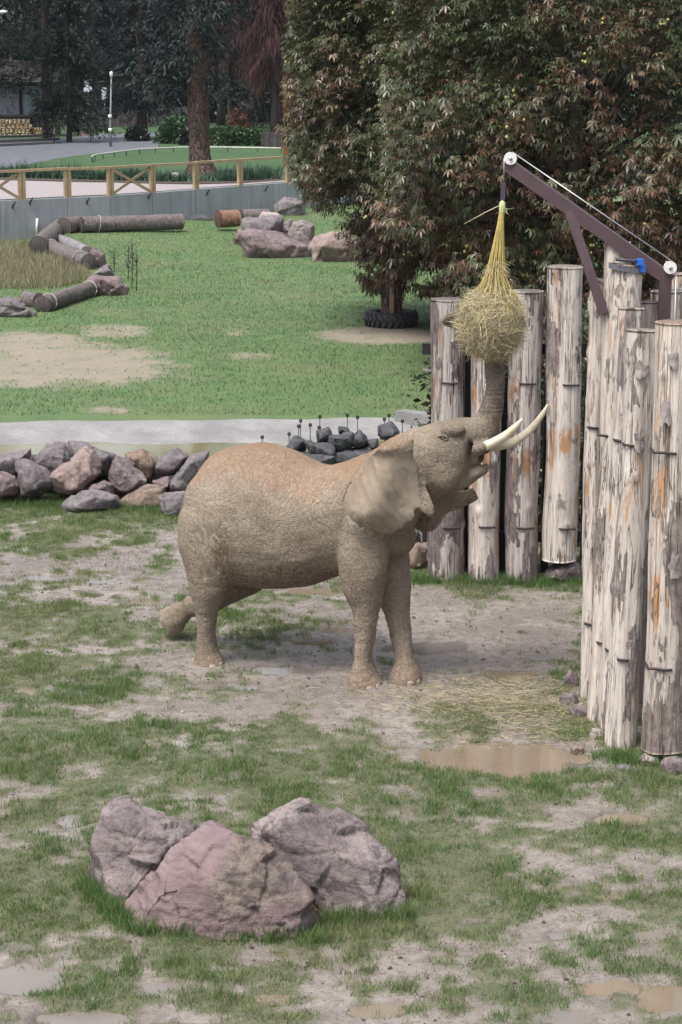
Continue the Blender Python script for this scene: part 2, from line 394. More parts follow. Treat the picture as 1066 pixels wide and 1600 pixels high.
# ==================================================================  POOL
m = M('wet_concrete', .55, .4); n = m.noise(1.5, 8, None, .65); n2 = m.noise(22, 6, None, .7)
m.base(m.mix(m.ramp(n2, [(.4, .5), (.6, 0.0)]), m.ramp(n, [(.35, (.18, .175, .175)), (.65, (.29, .285, .28))]), (.12, .118, .115))); m.bump(n2, .6, .03)
M_CONC = m.m
xx = np.arange(-30, 3.3, 0.35); prof_n = 8
pv = []
for i, x in enumerate(xx):
    ne, fa = pool_edges(x)
    wob = 0.12*math.sin(x*0.9)+0.08*math.sin(x*2.3)
    for (yy, zz) in ((fa+.16+wob*.4, .06), (fa-.02, .075), (fa-.5, -.02), (fa-1.15+wob, -.12), (fa-1.9+wob, -.30), (ne+1.0, -.5), (ne+.32, -.45), (ne+.30, .035), (ne-.05, .05), (ne-.1, -.3)):
        pv.append((x, yy, zz+0.012*math.sin(x*3.1+yy*5)))
K = 10
pf = [(i*K+j, (i+1)*K+j, (i+1)*K+j+1, i*K+j+1) for i in range(len(xx)-1) for j in range(K-1)]
e = (len(xx)-1)*K; pf.append(tuple(e+j for j in range(K)))
tag(mk('pool_basin', pv, pf, M_CONC, None, False), kind='structure')
m = M('pool_water', .05, .5); m.b.inputs['IOR'].default_value = 1.33
m.base(m.ramp(m.noise(.8, 4), [(.3, (.13, .12, .06)), (.7, (.17, .155, .085))])); m.bump(m.noise(9, 3, m.co((1, 2, 1))), .12, .01)
wv = []
for x in xx:
    ne, fa = pool_edges(x); wv += [(x, ne+.2, -.13), (x, fa-.9, -.13)]
tag(mk('pool_water', wv, [(2*i, 2*i+2, 2*i+3, 2*i+1) for i in range(len(xx)-1)], m.m), kind='structure')
# end block of the pool rim
c = V(655, 652, 36.8); P = G(660, 664)
o = mk('concrete_block', *box_vf((P[0], P[1], .09), 1.0, .32, .28, R(-35)), M_CONC, None, False, origin=(P[0], P[1], -.05))
tag(o, 'pale concrete block at the end of the pool rim', 'block')

# ==================================================================  UPPER LEVEL: wall, path, road
ZU = 1.5
wall_px = [(-330, 331), (-150, 322), (0, 314), (105, 309), (172, 306), (238, 301.5), (306, 296), (375, 290.5), (450, 285), (560, 277), (760, 266), (1100, 250), (1700, 232)]
WP = [G(a, b, 1.55) for a, b in wall_px]
def wall_at(px):                            # point of the wall's top edge under a pixel column
    for (a, _), (b, _), p, q in zip(wall_px, wall_px[1:], WP, WP[1:]):
        if a <= px <= b: return p+(q-p)*(px-a)/(b-a)
m = M('grey_concrete', .7, .3); n = m.noise(.5, 6, None, .6); st = m.noise(1.0, 6, m.co((5, 5, .35)), .6); n3 = m.noise(30, 4)
m.base(m.mix(m.ramp(st, [(.45, 0.0), (.7, .6)]), m.ramp(n, [(.3, (.24, .25, .27)), (.7, (.33, .34, .36))]), (.17, .175, .185))); m.bump(n3, .3, .01)
M_WALL = m.m
wth = .3
root = thing('retaining_wall', 'long grey concrete retaining wall below the timber fence', 'wall', (WP[3][0], WP[3][1], 0))
for i in range(len(WP)-1):
    p, q = WP[i], WP[i+1]; d = (q-p)/np.linalg.norm(q-p); nrm = np.array([-d[1], d[0], 0])
    L = np.linalg.norm(q-p); k = max(1, int(round(L/3.2)))
    for j in range(k):
        a = p+d*L*j/k+d*.012; b = p+d*L*(j+1)/k-d*.012
        vs = [a, b, b+nrm*wth, a+nrm*wth]
        v = [(s[0], s[1], -.3) for s in vs]+[(s[0], s[1], 1.55) for s in vs]
        mk('wall_panel', v, [(0, 1, 5, 4), (1, 2, 6, 5), (2, 3, 7, 6), (3, 0, 4, 7), (4, 5, 6, 7)], M_WALL, root, False)
ma = mat_plain('dark_bracket', (.03, .03, .035), .5)
for px, py in ((47, 316), (136, 315), (232, 308), (323, 303), (415, 297), (20, 322)):
    p = wall_at(px); P = V(px, py, p[1]-.05)
    mk('wall_anchor', *tube_vf([P+np.array([.12, -.08, .18]), P, P+np.array([-.03, .05, -.1])], .035, 6), ma, root)
mk('drain_pipe', *tube_vf([V(57, 366, wall_at(57)[1]-.1), V(58, 341, wall_at(57)[1]-.1)], .05, 8), mat_plain('white_plastic', (.7, .7, .72), .4, .05), root)

# upper terrain
uv = []; n = len(WP)
ups = [p+np.array([0, .29, 0]) for p in WP]; ups[0] = ups[0]+np.array([-200, -20, 0]); ups[-1] = ups[-1]+np.array([300, 20, 0])
for p in ups: uv.append((p[0], p[1], ZU-.02))
for p in ups: uv.append((p[0]*1.5, p[1]+45, ZU))
for p in ups: uv.append((p[0]*8, 1200, ZU+.1))
uf = [(r*n+i, r*n+i+1, (r+1)*n+i+1, (r+1)*n+i) for r in range(2) for i in range(n-1)]
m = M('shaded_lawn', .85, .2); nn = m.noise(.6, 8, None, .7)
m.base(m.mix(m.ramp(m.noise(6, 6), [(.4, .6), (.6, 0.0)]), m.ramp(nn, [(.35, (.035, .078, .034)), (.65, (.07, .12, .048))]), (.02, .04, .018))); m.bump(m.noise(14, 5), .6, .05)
tag(mk('upper_lawn', uv, uf, m.m), kind='structure')
def sheet(name, px_poly, z, mat):
    P = [G(a, b, z) for a, b in px_poly]
    return tag(mk(name, P, [tuple(range(len(P)))], mat, None, False), kind='structure')
m = M('paved_path', .7, .3)
br = m.node('ShaderNodeTexBrick'); br.inputs['Scale'].default_value = 2.2; br.inputs['Color1'].default_value = (.24, .215, .222, 1); br.inputs['Color2'].default_value = (.31, .285, .30, 1); br.inputs['Mortar'].default_value = (.2, .18, .18, 1)
br.inputs['Mortar Size'].default_value = .03; m.t.links.new(m.co(), br.inputs[0])
m.base(m.mix(m.ramp(m.noise(.8, 6), [(.4, 0.0), (.65, .7)]), br.outputs[0], (.27, .22, .21)))
pth = [(-320, 328), (-150, 320), (0, 311.5), (105, 306.5), (172, 303.5), (238, 299.3), (306, 294), (375, 288.5), (450, 283), (560, 276), (560, 268), (450, 281), (380, 286), (306, 288), (238, 287), (172, 285), (105, 284), (0, 281), (-150, 279), (-320, 279)]
sheet('path', pth, ZU+.004, m.m)
M_ASPH = mat_plain('pale_wet_asphalt', (.105, .11, .125), .5, .2, 1.2, .4)
sheet('road', [(-200, 268), (0, 264), (40, 257), (85, 248), (140, 240), (200, 236), (245, 233), (250, 222), (262, 205), (290, 196), (290, 186), (230, 186), (150, 196), (120, 214), (90, 216), (0, 218), (-200, 222)], ZU+.004, M_ASPH)
M_SOIL = mat_plain('dark_bed_soil', (.055, .04, .03), .9, .3, 3)
sheet('flower_bed', [(-100, 278), (0, 280), (105, 283), (172, 284), (238, 286), (306, 287), (380, 285), (440, 281), (440, 272), (380, 277), (306, 279), (238, 277.5), (105, 274), (-100, 267)], ZU+.008, M_SOIL)
sheet('terrace', [(-200, 236), (0, 229), (60, 226), (92, 219), (90, 217), (0, 219), (-200, 222)], ZU+.010, mat_plain('dark_paving', (.06, .06, .065), .6))

# ------------------------------------------------------------------ timber fence on the wall
m = M('new_timber', .7, .3); n = m.noise(1.0, 6, m.co((3, 3, 3)), .6, .5)
m.base(m.ramp(n, [(.3, (.31, .215, .13)), (.7, (.44, .32, .20))])); m.bump(m.noise(20, 4), .3, .01); M_TIMB = m.m
fp = [(-185, 324), (-110, 320), (-38, 315.5), (33, 311.5), (105, 308.5), (172, 305.5), (238, 301), (306, 295.5), (375, 290), (450, 284.5), (530, 279)]
tops = {}
root = thing('timber_fence', 'new yellow timber fence with crossed braces on concrete wall', 'fence', (WP[3][0], WP[3][1]+.15, 1.53))
PB = [wall_at(a)+np.array([0, .15, 0]) for a, b in fp]
ht = 1.08
for i, p in enumerate(PB):
    d = PB[min(i+1, len(PB)-1)]-PB[max(i-1, 0)]; rz = math.atan2(d[1], d[0]); u = d/np.linalg.norm(d)
    for s in (-1, 1):
        q = p+u*s*.085
        mk('post', *box_vf((q[0], q[1], 1.54+ht/2), .13, .12, ht, rz+s*.02), M_TIMB, root, False)
for p, q in zip(PB, PB[1:]):
    d = (q-p); u = d/np.linalg.norm(d)
    mk('top_rail', *beam_vf((p[0], p[1], 1.54+ht+.05), (q[0]-u[0]*.01, q[1]-u[1]*.01, 1.54+ht+.05+random.uniform(-.02, .02)), .16, .1), M_TIMB, root, False)
for i in (2, 5):
    p, q = PB[i], PB[i+1]; u = (q-p)/np.linalg.norm(q-p); a = p+u*.16; b = q-u*.16; off = np.array([-u[1], u[0], 0])*.03
    for (z0, z1, s) in ((.08, ht-.06, 1), (ht-.06, .08, -1)):
        mk('cross_brace', *beam_vf((a[0]+off[0]*s, a[1]+off[1]*s, 1.54+z0), (b[0]+off[0]*s, b[1]+off[1]*s, 1.54+z1), .05, .11), M_TIMB, root, False)

# ==================================================================  ROCKS
def unit_(a): return a/np.linalg.norm(a)
def rock_pts(pts, name, mat, label, cat='boulder', vox=None, amp=.03, freq=3.0, seed=0, group=None, parent=None, sm=2, strata=0.0, cuts=5):
    pts = np.asarray(pts, float); sz = pts.max(0)-pts.min(0)
    if vox is None: vox = max(sz)/34
    v, f = hull(pts); rn = np.random.default_rng(seed+5)
    for _ in range(cuts):                  # knock off corners: flat fracture faces
        v = np.array(v); nd = unit_(rn.normal(size=3)+np.array([0, -.35, .25])); dd = v@nd; c = dd.max()-(dd.max()-dd.min())*rn.uniform(.02, .07)
        bm = bmesh.new(); vs = [bm.verts.new(tuple(q)) for q in v]; [bm.faces.new([vs[i] for i in q]) for q in f]
        bmesh.ops.bisect_plane(bm, geom=bm.verts[:]+bm.edges[:]+bm.faces[:], plane_co=tuple(nd*c), plane_no=tuple(nd), clear_outer=True)
        v = [tuple(q.co) for q in bm.verts]; bm.free(); v, f = hull(v)
    co, no, fa = voxel(v, f, vox, sm)
    s = seed*7.13
    if amp < .1:                            # stepped fracture faces
        ns = 18; si = rn.choice(len(co), ns, replace=False); wq = np.stack([fbm(co[:, 0]*freq*2+s, co[:, 1]*freq*2, co[:, 2]*freq*2+k*9, 3) for k in range(3)], 1)-.5
        dq = ((co[:, None, :]+wq[:, None, :]*sz.max()*.12-co[si][None])**2).sum(-1); cell = dq.argmin(1)
        ro_ = rn.uniform(-1, .6, ns)*amp*.9; tl = rn.normal(size=(ns, 3))*.10
        co = co+no*(ro_[cell]+((co-co[si][cell])*tl[cell]).sum(1))[:, None]
    n1 = fbm(co[:, 0]*freq+s, co[:, 1]*freq, co[:, 2]*freq+s, 5, .55)-.5
    rid = 1-np.abs(2*fbm(co[:, 0]*freq*.7+s+30, co[:, 1]*freq*.7, co[:, 2]*freq*1.3, 4, .55)-1)
    n2 = fbm(co[:, 0]*freq*5+s, co[:, 1]*freq*5, co[:, 2]*freq*5, 3, .6)-.5
    co = co+no*(n1*amp*1.25+n2*amp*.45-np.clip(rid-.88, 0, 1)*amp*5)[:, None]
    if strata: co = co+no*(strata*(fbm(co[:, 0]*1.5+s, co[:, 1]*1.5, (co[:, 2]+.35*co[:, 0])*14, 3)-.5))[:, None]
    base = np.array([co[:, 0].mean(), co[:, 1].mean(), co[:, 2].min()])
    o = mk(name, co, fa, mat, parent, True, origin=None if parent else base)
    if parent is None: tag(o, label, cat, group)
    return o
def rock_outline(out, D, depth, name, mat, label, seed=0, amp=None, group=None, front=.62, cat='boulder', lift=0.0, dmode='mid', vox=None, sm=2, gnd=False):
    """a rock whose outline is read from the photo, at distance D, with its own depth"""
    rnd = random.Random(seed); pts = []
    cx = sum(a for a, _ in out)/len(out); cy = sum(b for _, b in out)/len(out)
    if gnd == 'auto': D = G(cx, max(b for _, b in out))[1]+depth*.15
    for a, b in out:
        P = V(a, b, D); pts.append(P)
        q = front*rnd.uniform(.75, 1.15); pts.append(V(cx+(a-cx)*q, cy+(b-cy)*q, D-depth*rnd.uniform(.35, .6)))
        q = front*rnd.uniform(.8, 1.2); pts.append(V(cx+(a-cx)*q, cy+(b-cy)*q, D+depth*rnd.uniform(.4, .6)))
    if gnd: lo = max(b for _, b in out)
    if gnd:
        for a, b in out:
            if b > cy: Q = V(cx+(a-cx)*.85, lo, D); pts += [(Q[0], D-depth*.3, -.12), (Q[0], D+depth*.3, -.12)]
    pts = np.array(pts); pts[:, 2] += lift; sz = (pts.max(0)-pts.min(0)).max()
    return rock_pts(pts, name, mat, label, cat, vox or sz/40, amp if amp is not None else sz*.014, 2.6/sz, seed, group, None, 1)
RK_PINK = mat_rock('pink_stone', (.225, .165, .15), (.31, .24, .21), (.14, .11, .105))
RK_PURP = mat_rock('purple_stone', (.165, .12, .125), (.225, .17, .17), (.10, .082, .082))
RK_GREY = mat_rock('grey_stone', (.145, .13, .135), (.21, .185, .185), (.095, .085, .09))
RK_DARK = mat_rock('dark_stone', (.06, .06, .07), (.11, .105, .115), (.035, .035, .04))
RK_TAN = mat_rock('tan_stone', (.185, .13, .10), (.25, .19, .15), (.10, .08, .07))
RK_PALE = mat_rock('pale_stone', (.34, .28, .27), (.42, .36, .34), (.2, .17, .16))
RK_MIX = mat_rock('grey_pink_stone', (.15, .12, .12), (.27, .225, .215), (.075, .062, .062), .7)

# --- three big boulders in the grass
def hp(zx, zy): return 80+zx*.5816, 1200+zy*.5816
def gz(zx, zy, dz=-.06):
    P = G(*hp(zx, zy)); return (P[0], P[1], dz)
def at(zx, zy, D): return V(*hp(zx, zy), D)
# two-toned front boulder: smooth purple slope on one side, rough tan rock on the other
m = M('two_tone_stone', .7, .35)
n1 = m.noise(2.4, 8, None, .65, .5); n2 = m.noise(10, 8, None, .72); n3 = m.noise(70, 4, None, .7)
sep = m.node('ShaderNodeSeparateXYZ'); m.t.links.new(m.co(), sep.inputs[0])
edge = m.math('ADD', m.math('ADD', m.math('SUBTRACT', sep.outputs[0], m.math('MULTIPLY', sep.outputs[2], .8)), .42), m.math('MULTIPLY', n1, .5))
pur = m.ramp(n1, [(.35, (.155, .105, .11)), (.65, (.225, .165, .168))])
pur = m.mix(m.ramp(m.noise(1.0, 6, m.co((2, 2, 9)), .65, .8), [(.45, 0.0), (.65, .6)]), pur, (.12, .082, .086))
rgh = m.ramp(n1, [(.32, (.12, .095, .085)), (.52, (.22, .175, .148)), (.68, (.29, .24, .20))])
rgh = m.mix(m.ramp(n2, [(.42, .85), (.56, 0.0)]), rgh, (.07, .055, .052))
lowp = m.ramp(m.math('ADD', sep.outputs[2], m.math('MULTIPLY', n1, .4)), [(.55, 1.0), (.68, 0.0)])
rgh = m.mix(m.math('MULTIPLY', lowp, .6), rgh, (.19, .125, .135))
ef = m.ramp(edge, [(.08, 0.0), (.2, 1.0)])
col = m.mix(ef, pur, rgh); col = m.mix(m.ramp(n3, [(.3, .4), (.5, 0.0)]), col, (.07, .05, .05)); m.base(col)
m.bump(m.math('MULTIPLY', n2, m.math('ADD', m.math('MULTIPLY', ef, .8), .2)), .9, .06); m.bump(n3, .5, .012)
strk = m.noise(1.0, 5, m.co((3, 3, 16)), .6, 1.2); m.bump(strk, .35, .03)
RK_TWO = m.m
D2 = G(*hp(400, 470))[1]
bk = lambda zx, zy, d: (lambda P: (P[0], P[1]+d, -.1))(G(*hp(zx, zy)))
rock_pts([gz(200, 445), gz(400, 472), gz(640, 464), gz(745, 412), gz(170, 382), bk(250, 400, .5), bk(700, 410, .35), bk(500, 400, .7),
          at(320, 205, D2+.42), at(420, 158, D2+.5), at(470, 166, D2+.5), at(640, 228, D2+.42), at(672, 300, D2+.36), at(545, 192, D2+.45),
          at(285, 335, D2+.16), at(445, 290, D2+.10), at(695, 345, D2+.2), at(450, 420, D2-.02)],
         'boulder', RK_TWO, 'big boulder with smooth purple slope and rough tan front, overlapping the other two', vox=.017, amp=.026, freq=2.4, seed=3, sm=1, strata=.035, cuts=1)
D1 = G(*hp(130, 335))[1]
rock_pts([gz(82, 292), gz(118, 330), gz(170, 372), bk(200, 372, .1), bk(330, 350, .35), bk(120, 292, .5), bk(330, 300, .6),
          at(102, 200, D1+.12), at(150, 97, D1+.32), at(175, 80, D1+.4), at(235, 88, D1+.42), at(320, 125, D1+.42), at(392, 152, D1+.42), at(330, 190, D1+.05), at(225, 150, D1+.10), at(390, 230, D1+.2)],
         'boulder', RK_MIX, 'pinkish boulder with dark pitted face, leaning behind the two-tone boulder', vox=.018, amp=.024, freq=2.4, seed=5, sm=1, strata=.02, cuts=2)
D3 = G(*hp(830, 412))[1]
rock_pts([gz(760, 396), gz(890, 418), gz(970, 398), gz(700, 345), bk(950, 395, .45), bk(700, 345, .5), bk(560, 260, .1),
          at(528, 158, D3+.62), at(590, 127, D3+.55), at(668, 80, D3+.55), at(735, 96, D3+.55), at(832, 142, D3+.5), at(870, 190, D3+.42), at(937, 255, D3+.3), at(640, 150, D3+.32), at(540, 190, D3+.5),
          at(690, 175, D3+.28), at(868, 285, D3+.04), at(660, 245, D3+.30)],
         'boulder', RK_MIX, 'tall grey pink boulder with angular ridge, beside the two-tone boulder', vox=.018, amp=.024, freq=2.4, seed=8, sm=1, strata=.022, cuts=1)
P = gz(432, 150); D4 = D2+.95
rock_outline([hp(392, 152), hp(430, 138), hp(478, 160), hp(470, 230), hp(395, 230)], D4, .3, 'boulder', RK_PURP, 'small purple stone wedged behind the peak of the two-tone boulder', 12)

# --- boulder row in front of the pool
def rw(z):
    cx = sum(a for a, _ in z)/len(z); cy = sum(b for _, b in z)/len(z)
    return [((cx+(a-cx)*1.16)*.3002, 670+(cy+(b-cy)*1.16)*.3002) for a, b in z]
ROWS = [
 ([(-60, 150), (0, 150), (150, 108), (155, 140), (100, 190), (100, 260), (60, 265), (-60, 215)], 31.0, .7, RK_GREY, 'dark grey boulder with slanted top, uppermost at the open end of the row'),
 ([(-70, 230), (0, 225), (60, 255), (100, 300), (90, 352), (-60, 362)], 30.4, .7, RK_PURP, 'dark purple boulder sitting low on the grass under the slanted one'),
 ([(100, 190), (150, 170), (235, 215), (285, 290), (200, 345), (105, 358)], 30.4, .6, RK_GREY, 'smooth grey boulder left standing on the grass, beside the pink one'),
 ([(200, 140), (250, 88), (325, 85), (360, 150), (330, 230), (230, 270), (165, 180)], 31.1, .7, RK_GREY, 'rough grey boulder with notched crest behind the pink boulder'),
 ([(365, 130), (370, 75), (430, 75), (520, 110), (595, 145), (590, 220), (520, 260), (400, 230)], 31.4, .8, RK_GREY, 'long dark boulder on top of the row at the water'),
 ([(232, 262), (300, 210), (440, 112), (480, 130), (522, 232), (430, 315), (360, 345), (295, 332)], 30.5, .7, RK_PINK, 'big pale pink boulder with tilted flat face on the boulder row'),
 ([(575, 225), (600, 150), (650, 165), (760, 270), (690, 325), (610, 355), (570, 335)], 30.6, .6, RK_MIX, 'upright wedge shaped grey pink boulder in the middle of the row'),
 ([(655, 135), (740, 112), (825, 160), (800, 210), (780, 280), (690, 240)], 31.1, .7, RK_TAN, 'rusty tan boulder on top of the row by the water'),
 ([(795, 210), (905, 100), (978, 150), (905, 238), (815, 245)], 31.0, .6, RK_GREY, 'pointed grey boulder, sharpest peak of the row'),
 ([(322, 392), (420, 330), (500, 320), (600, 350), (630, 400), (600, 432), (450, 445), (338, 428)], 29.9, .6, RK_GREY, 'low rounded purple grey boulder lying in front of the row'),
 ([(428, 318), (540, 272), (585, 290), (590, 350), (430, 350)], 30.3, .5, RK_PURP, 'small purple stone squeezed above the low rounded boulder'),
 ([(630, 375), (740, 300), (860, 300), (860, 370), (845, 435), (760, 420), (640, 410)], 30.3, .6, RK_TAN, 'brown boulder with rounded top beneath the pointed grey one'),
 ([(838, 362), (960, 330), (1000, 400), (950, 475), (890, 495), (845, 432)], 29.6, .6, RK_GREY, 'grey square faced boulder tipped forward beside the elephant rump'),
 ([(880, 290), (1000, 140), (1080, 130), (1060, 280), (960, 340), (900, 335)], 30.6, .7, RK_GREY, 'tall slanting grey boulder partly behind the elephant rump'),
 ([(795, 275), (880, 248), (900, 290), (880, 320), (810, 320)], 30.7, .5, RK_PURP, 'small flat stone stuck between the pointed and the slanting boulders'),
 ([(150, 150), (200, 130), (240, 200), (180, 260), (120, 200)], 31.5, .6, RK_DARK, 'dark stone showing in the gap between two grey boulders'),
]
for i, (z, D, dp, mt, lb) in enumerate(ROWS): rock_outline(rw(z), D, dp*1.15, 'boulder', mt, lb, 40+i, group='boulder row along the pool')
# rubble core the row leans on
rock_pts([(-9, 31.0, -.2), (-9, 32.3, -.2), (-2.2, 31.2, -.2), (-2.2, 32.3, -.2), (-9, 31.5, .42), (-2.4, 31.6, .36), (-5, 31.4, .5), (-2.4, 32.1, .3), (-9, 32.1, .4)], 'rubble_bank', RK_DARK, 'dark rubble bank filling the gaps of the boulder row', 'rubble', vox=.09, amp=.12, freq=2.2, seed=77, cuts=0)
def rz3(z): return [(a*.6567, 300+b*.6567) for a, b in z]
DARKS = [([(678, 608), (700, 578), (728, 590), (728, 628), (690, 628)], 34.2, 'dark rock with pointed top at the water end of the pile'), ([(725, 592), (800, 595), (808, 632), (740, 636)], 33.8, 'wide flat fronted dark rock in the pile behind the elephant back'),
         ([(750, 565), (785, 560), (797, 592), (755, 597)], 34.4, 'small dark rock on top of the wide one'), ([(782, 577), (840, 572), (848, 602), (812, 630), (780, 604)], 33.9, 'big smooth dark rock in the middle of the pile'),
         ([(803, 557), (830, 560), (840, 578), (805, 576)], 34.6, 'small grey rock crowning the dark pile'), ([(838, 582), (855, 562), (880, 592), (867, 612), (843, 614)], 34.0, 'dark rock shaped like a tooth in the pile'),
         ([(900, 557), (930, 543), (952, 572), (940, 592), (903, 590)], 34.4, 'dark blocky rock standing apart beside the elephant neck'), ([(715, 625), (800, 628), (795, 665), (720, 655)], 33.4, 'low brownish rock touching the elephant back line'),
         ([(868, 592), (900, 585), (905, 615), (870, 618)], 34.1, 'little dark rock filling the gap beside the tooth shaped one'), ([(690, 620), (900, 605), (900, 660), (690, 670)], 33.9, 'broad dark base rock under the pile')]
for i, (z, D, lb) in enumerate(DARKS): rock_outline(rz3(z), D, .7, 'dark_rock', RK_DARK, lb, 80+i, group='dark rocks by the pool')
# --- far rock pile
def rb(z): return [(320+a*.2814, 290+b*.2814) for a, b in z]
FARS = [([(160, 255), (235, 240), (320, 245), (500, 300), (600, 340), (590, 392), (460, 398), (240, 372), (222, 320)], 72.5, 1.8, RK_PURP, 'long flat purple slab along the front of the rock heap'),
        ([(200, 240), (202, 175), (310, 175), (430, 160), (447, 200), (385, 262), (340, 262)], 74.5, 1.6, RK_GREY, 'dark layered slab on top of the rock heap'),
        ([(308, 178), (330, 148), (410, 152), (442, 185), (420, 196)], 75.2, 1.0, RK_PALE, 'pale flat stone crowning the layered slab'),
        ([(560, 335), (600, 280), (700, 255), (800, 255), (930, 320), (880, 385), (800, 402), (680, 417), (580, 392)], 72.0, 2.2, RK_PINK, 'large rounded pink boulder under the chestnut branches'),
        ([(465, 275), (490, 200), (540, 180), (612, 220), (600, 290), (540, 310)], 74.0, 1.4, RK_MIX, 'angular boulder behind the long slab'),
        ([(380, 105), (440, 60), (560, 80), (565, 165), (500, 200), (440, 185), (385, 145)], 77.5, 1.8, RK_GREY, 'grey boulder against the concrete wall'),
        ([(155, 300), (185, 235), (240, 245), (228, 335)], 73.0, 1.0, RK_TAN, 'brown stone at the tip of the long slab'),
        ([(400, 220), (480, 180), (500, 260), (420, 285), (380, 260)], 75.5, 1.4, RK_MIX, 'grey stone in the hollow behind the long slab'),
        ([(820, 170), (930, 120), (960, 230), (930, 300), (850, 270)], 75.0, 1.4, RK_PINK, 'upright stone half hidden by hanging chestnut leaves')]
for i, (z, D, dp, mt, lb) in enumerate(FARS): rock_outline(rb(z), D, dp, 'boulder', mt, lb, 110+i, group='rock heap by the wall', gnd='auto' if i in (0, 3, 5, 6) else True)
rock_outline([(286, 356), (292, 340), (310, 333), (330, 336), (341, 344), (340, 357)], 80.5, 1.2, 'boulder', RK_DARK, 'mossy dark boulder between two logs at the wall', 125, gnd='auto')
# --- stones round the palisade foot and others
def stone_g(px, py, wpx, hpx, label, mt, seed, name='stone', dp=None):
    P = G(px, py); D = P[1]+.1; rnd = random.Random(seed); o = []
    for i in range(9):
        t = 2*math.pi*i/9+rnd.uniform(-.2, .2); o.append((px+wpx/2*math.cos(t)*rnd.uniform(.85, 1.1), py-hpx/2+4-hpx/2*math.sin(t)*rnd.uniform(.85, 1.1)))
    rock_outline(o, D, dp or wpx/ppm(P)*.9, name, mt, label, seed, cat='stone', gnd=True)
stone_g(1013, 1199, 40, 28, 'pale pinkish stone under the thickest palisade log', RK_PALE, 1)
stone_g(1052, 1210, 46, 34, 'dark brown stone next to the pale one under the palisade', RK_MIX, 2)
stone_g(933, 1158, 30, 26, 'pale grey stone at the foot of the leaning logs', RK_PALE, 3)
stone_g(893, 1076, 30, 34, 'upright purple stone beside the palisade corner log', RK_PURP, 4)
stone_g(888, 1104, 34, 26, 'squat grey stone in the straw by the palisade', RK_MIX, 5)
stone_g(908, 1122, 38, 26, 'flat brown stone touching the palisade logs', RK_MIX, 6)
stone_g(904, 1180, 24, 22, 'small brown stone sunk in the mud by the puddle', RK_TAN, 7)
stone_g(975, 1208, 30, 20, 'grey stone in the grass under the palisade', RK_GREY, 8)
rock_outline([(843, 910), (858, 888), (888, 872), (908, 880), (914, 912), (880, 914)], 25.6, .5, 'stone', RK_MIX, 'grey wedge stone under the short raised log', 131, cat='stone')
rock_outline([(900, 890), (912, 880), (930, 890), (935, 914), (905, 912)], 25.8, .5, 'stone', RK_GREY, 'grey stone beside the wedge stone behind the palisade corner', 132, cat='stone')
rock_outline([(632, 895), (636, 862), (652, 846), (672, 856), (680, 897)], 26.3, .6, 'stone', RK_TAN, 'reddish boulder between elephant leg and the first palisade log', 133, cat='boulder')
rock_outline([(632, 850), (640, 828), (655, 828), (660, 850), (645, 856)], 26.9, .4, 'stone', RK_DARK, 'dark round stone on top of the reddish boulder', 134, cat='stone')
stone_g(956, 1508, 16, 11, 'white pebble lying on the wet mud', RK_PALE, 9, 'pebble')
stone_g(752, 1574, 14, 11, 'dark pebble lying on the wet mud', RK_DARK, 10, 'pebble')

# ==================================================================  THE ELEPHANT
FN, RN = G(568, 1071), G(325, 1039)        # near front and near hind foot on the mud
ex = FN-RN; ex[2] = 0; ex /= np.linalg.norm(ex); ey = np.array([-ex[1], ex[0], 0])
LAT = .36
O = RN+ey*LAT
def E(px, py, c=0.0):                      # sight line meets the upright plane c metres left of the animal's middle plane
    d = ray(px, py); t = np.dot(O+ey*c-CP, ey)/np.dot(d, ey); return CP+d*t
def ring(c, a, b, u, v, k=28, p=2.3):
    o = []
    for i in range(k):
        t = 2*math.pi*i/k; ct, st = math.cos(t), math.sin(t)
        o.append(c+u*a*math.copysign(abs(ct)**(2/p), ct)+v*b*math.copysign(abs(st)**(2/p), st))
    return o
def loft(acc, rings):
    k = len(rings[0]); v = [p for r in rings for p in r]; f = []
    for i in range(len(rings)-1):
        for j in range(k):
            j2 = (j+1) % k; f.append((i*k+j, i*k+j2, (i+1)*k+j2, (i+1)*k+j))
    f.append(tuple(range(k-1, -1, -1))); f.append(tuple((len(rings)-1)*k+j for j in range(k)))
    acc.add(v, f)
def limb(acc, st, p=2.2, sub=4):
    """st: (x1,y1,x2,y2,lateral,half width across); the two pixel points are the edges of the limb"""
    st = np.array(st, float)
    t = np.arange(len(st)); tt = np.linspace(0, len(st)-1, (len(st)-1)*sub+1)
    # smooth (Catmull-Rom) interpolation of the stations
    def cr(col):
        o = []
        for q in tt:
            i = min(int(q), len(st)-2); u = q-i
            p0, p1, p2, p3 = col[max(i-1, 0)], col[i], col[i+1], col[min(i+2, len(st)-1)]
            o.append(.5*((2*p1)+(-p0+p2)*u+(2*p0-5*p1+4*p2-p3)*u*u+(-p0+3*p1-3*p2+p3)*u**3))
        return np.array(o)
    S = np.stack([cr(st[:, j]) for j in range(6)], 1)
    rings = []
    for x1, y1, x2, y2, c, hw in S:
        A, B = E(x1, y1, c), E(x2, y2, c); u = B-A; L = np.linalg.norm(u); u = u/L
        sl = 1-.13*float(sstep(930, 965, (y1+y2)/2)*(1-sstep(1022, 1046, (y1+y2)/2))); rings.append(ring((A+B)/2, L/2*.96*sl, max(hw*sl, .01), u, ey, 28, p))
    loft(acc, rings)
def blob(acc, px, py, c, ru, rv, rw_, tilt=0.0, k=16):
    C = E(px, py, c); u = ex*math.cos(tilt)+np.array([0, 0, 1])*math.sin(tilt); w_ = np.cross(ey, u)*-1
    rings = []
    for i in range(1, k):
        t = math.pi*i/k-math.pi/2
        rings.append(ring(C+u*ru*math.sin(t), rv*math.cos(t), rw_*math.cos(t), w_, ey, 20, 2))
    loft(acc, rings)
B = Acc()
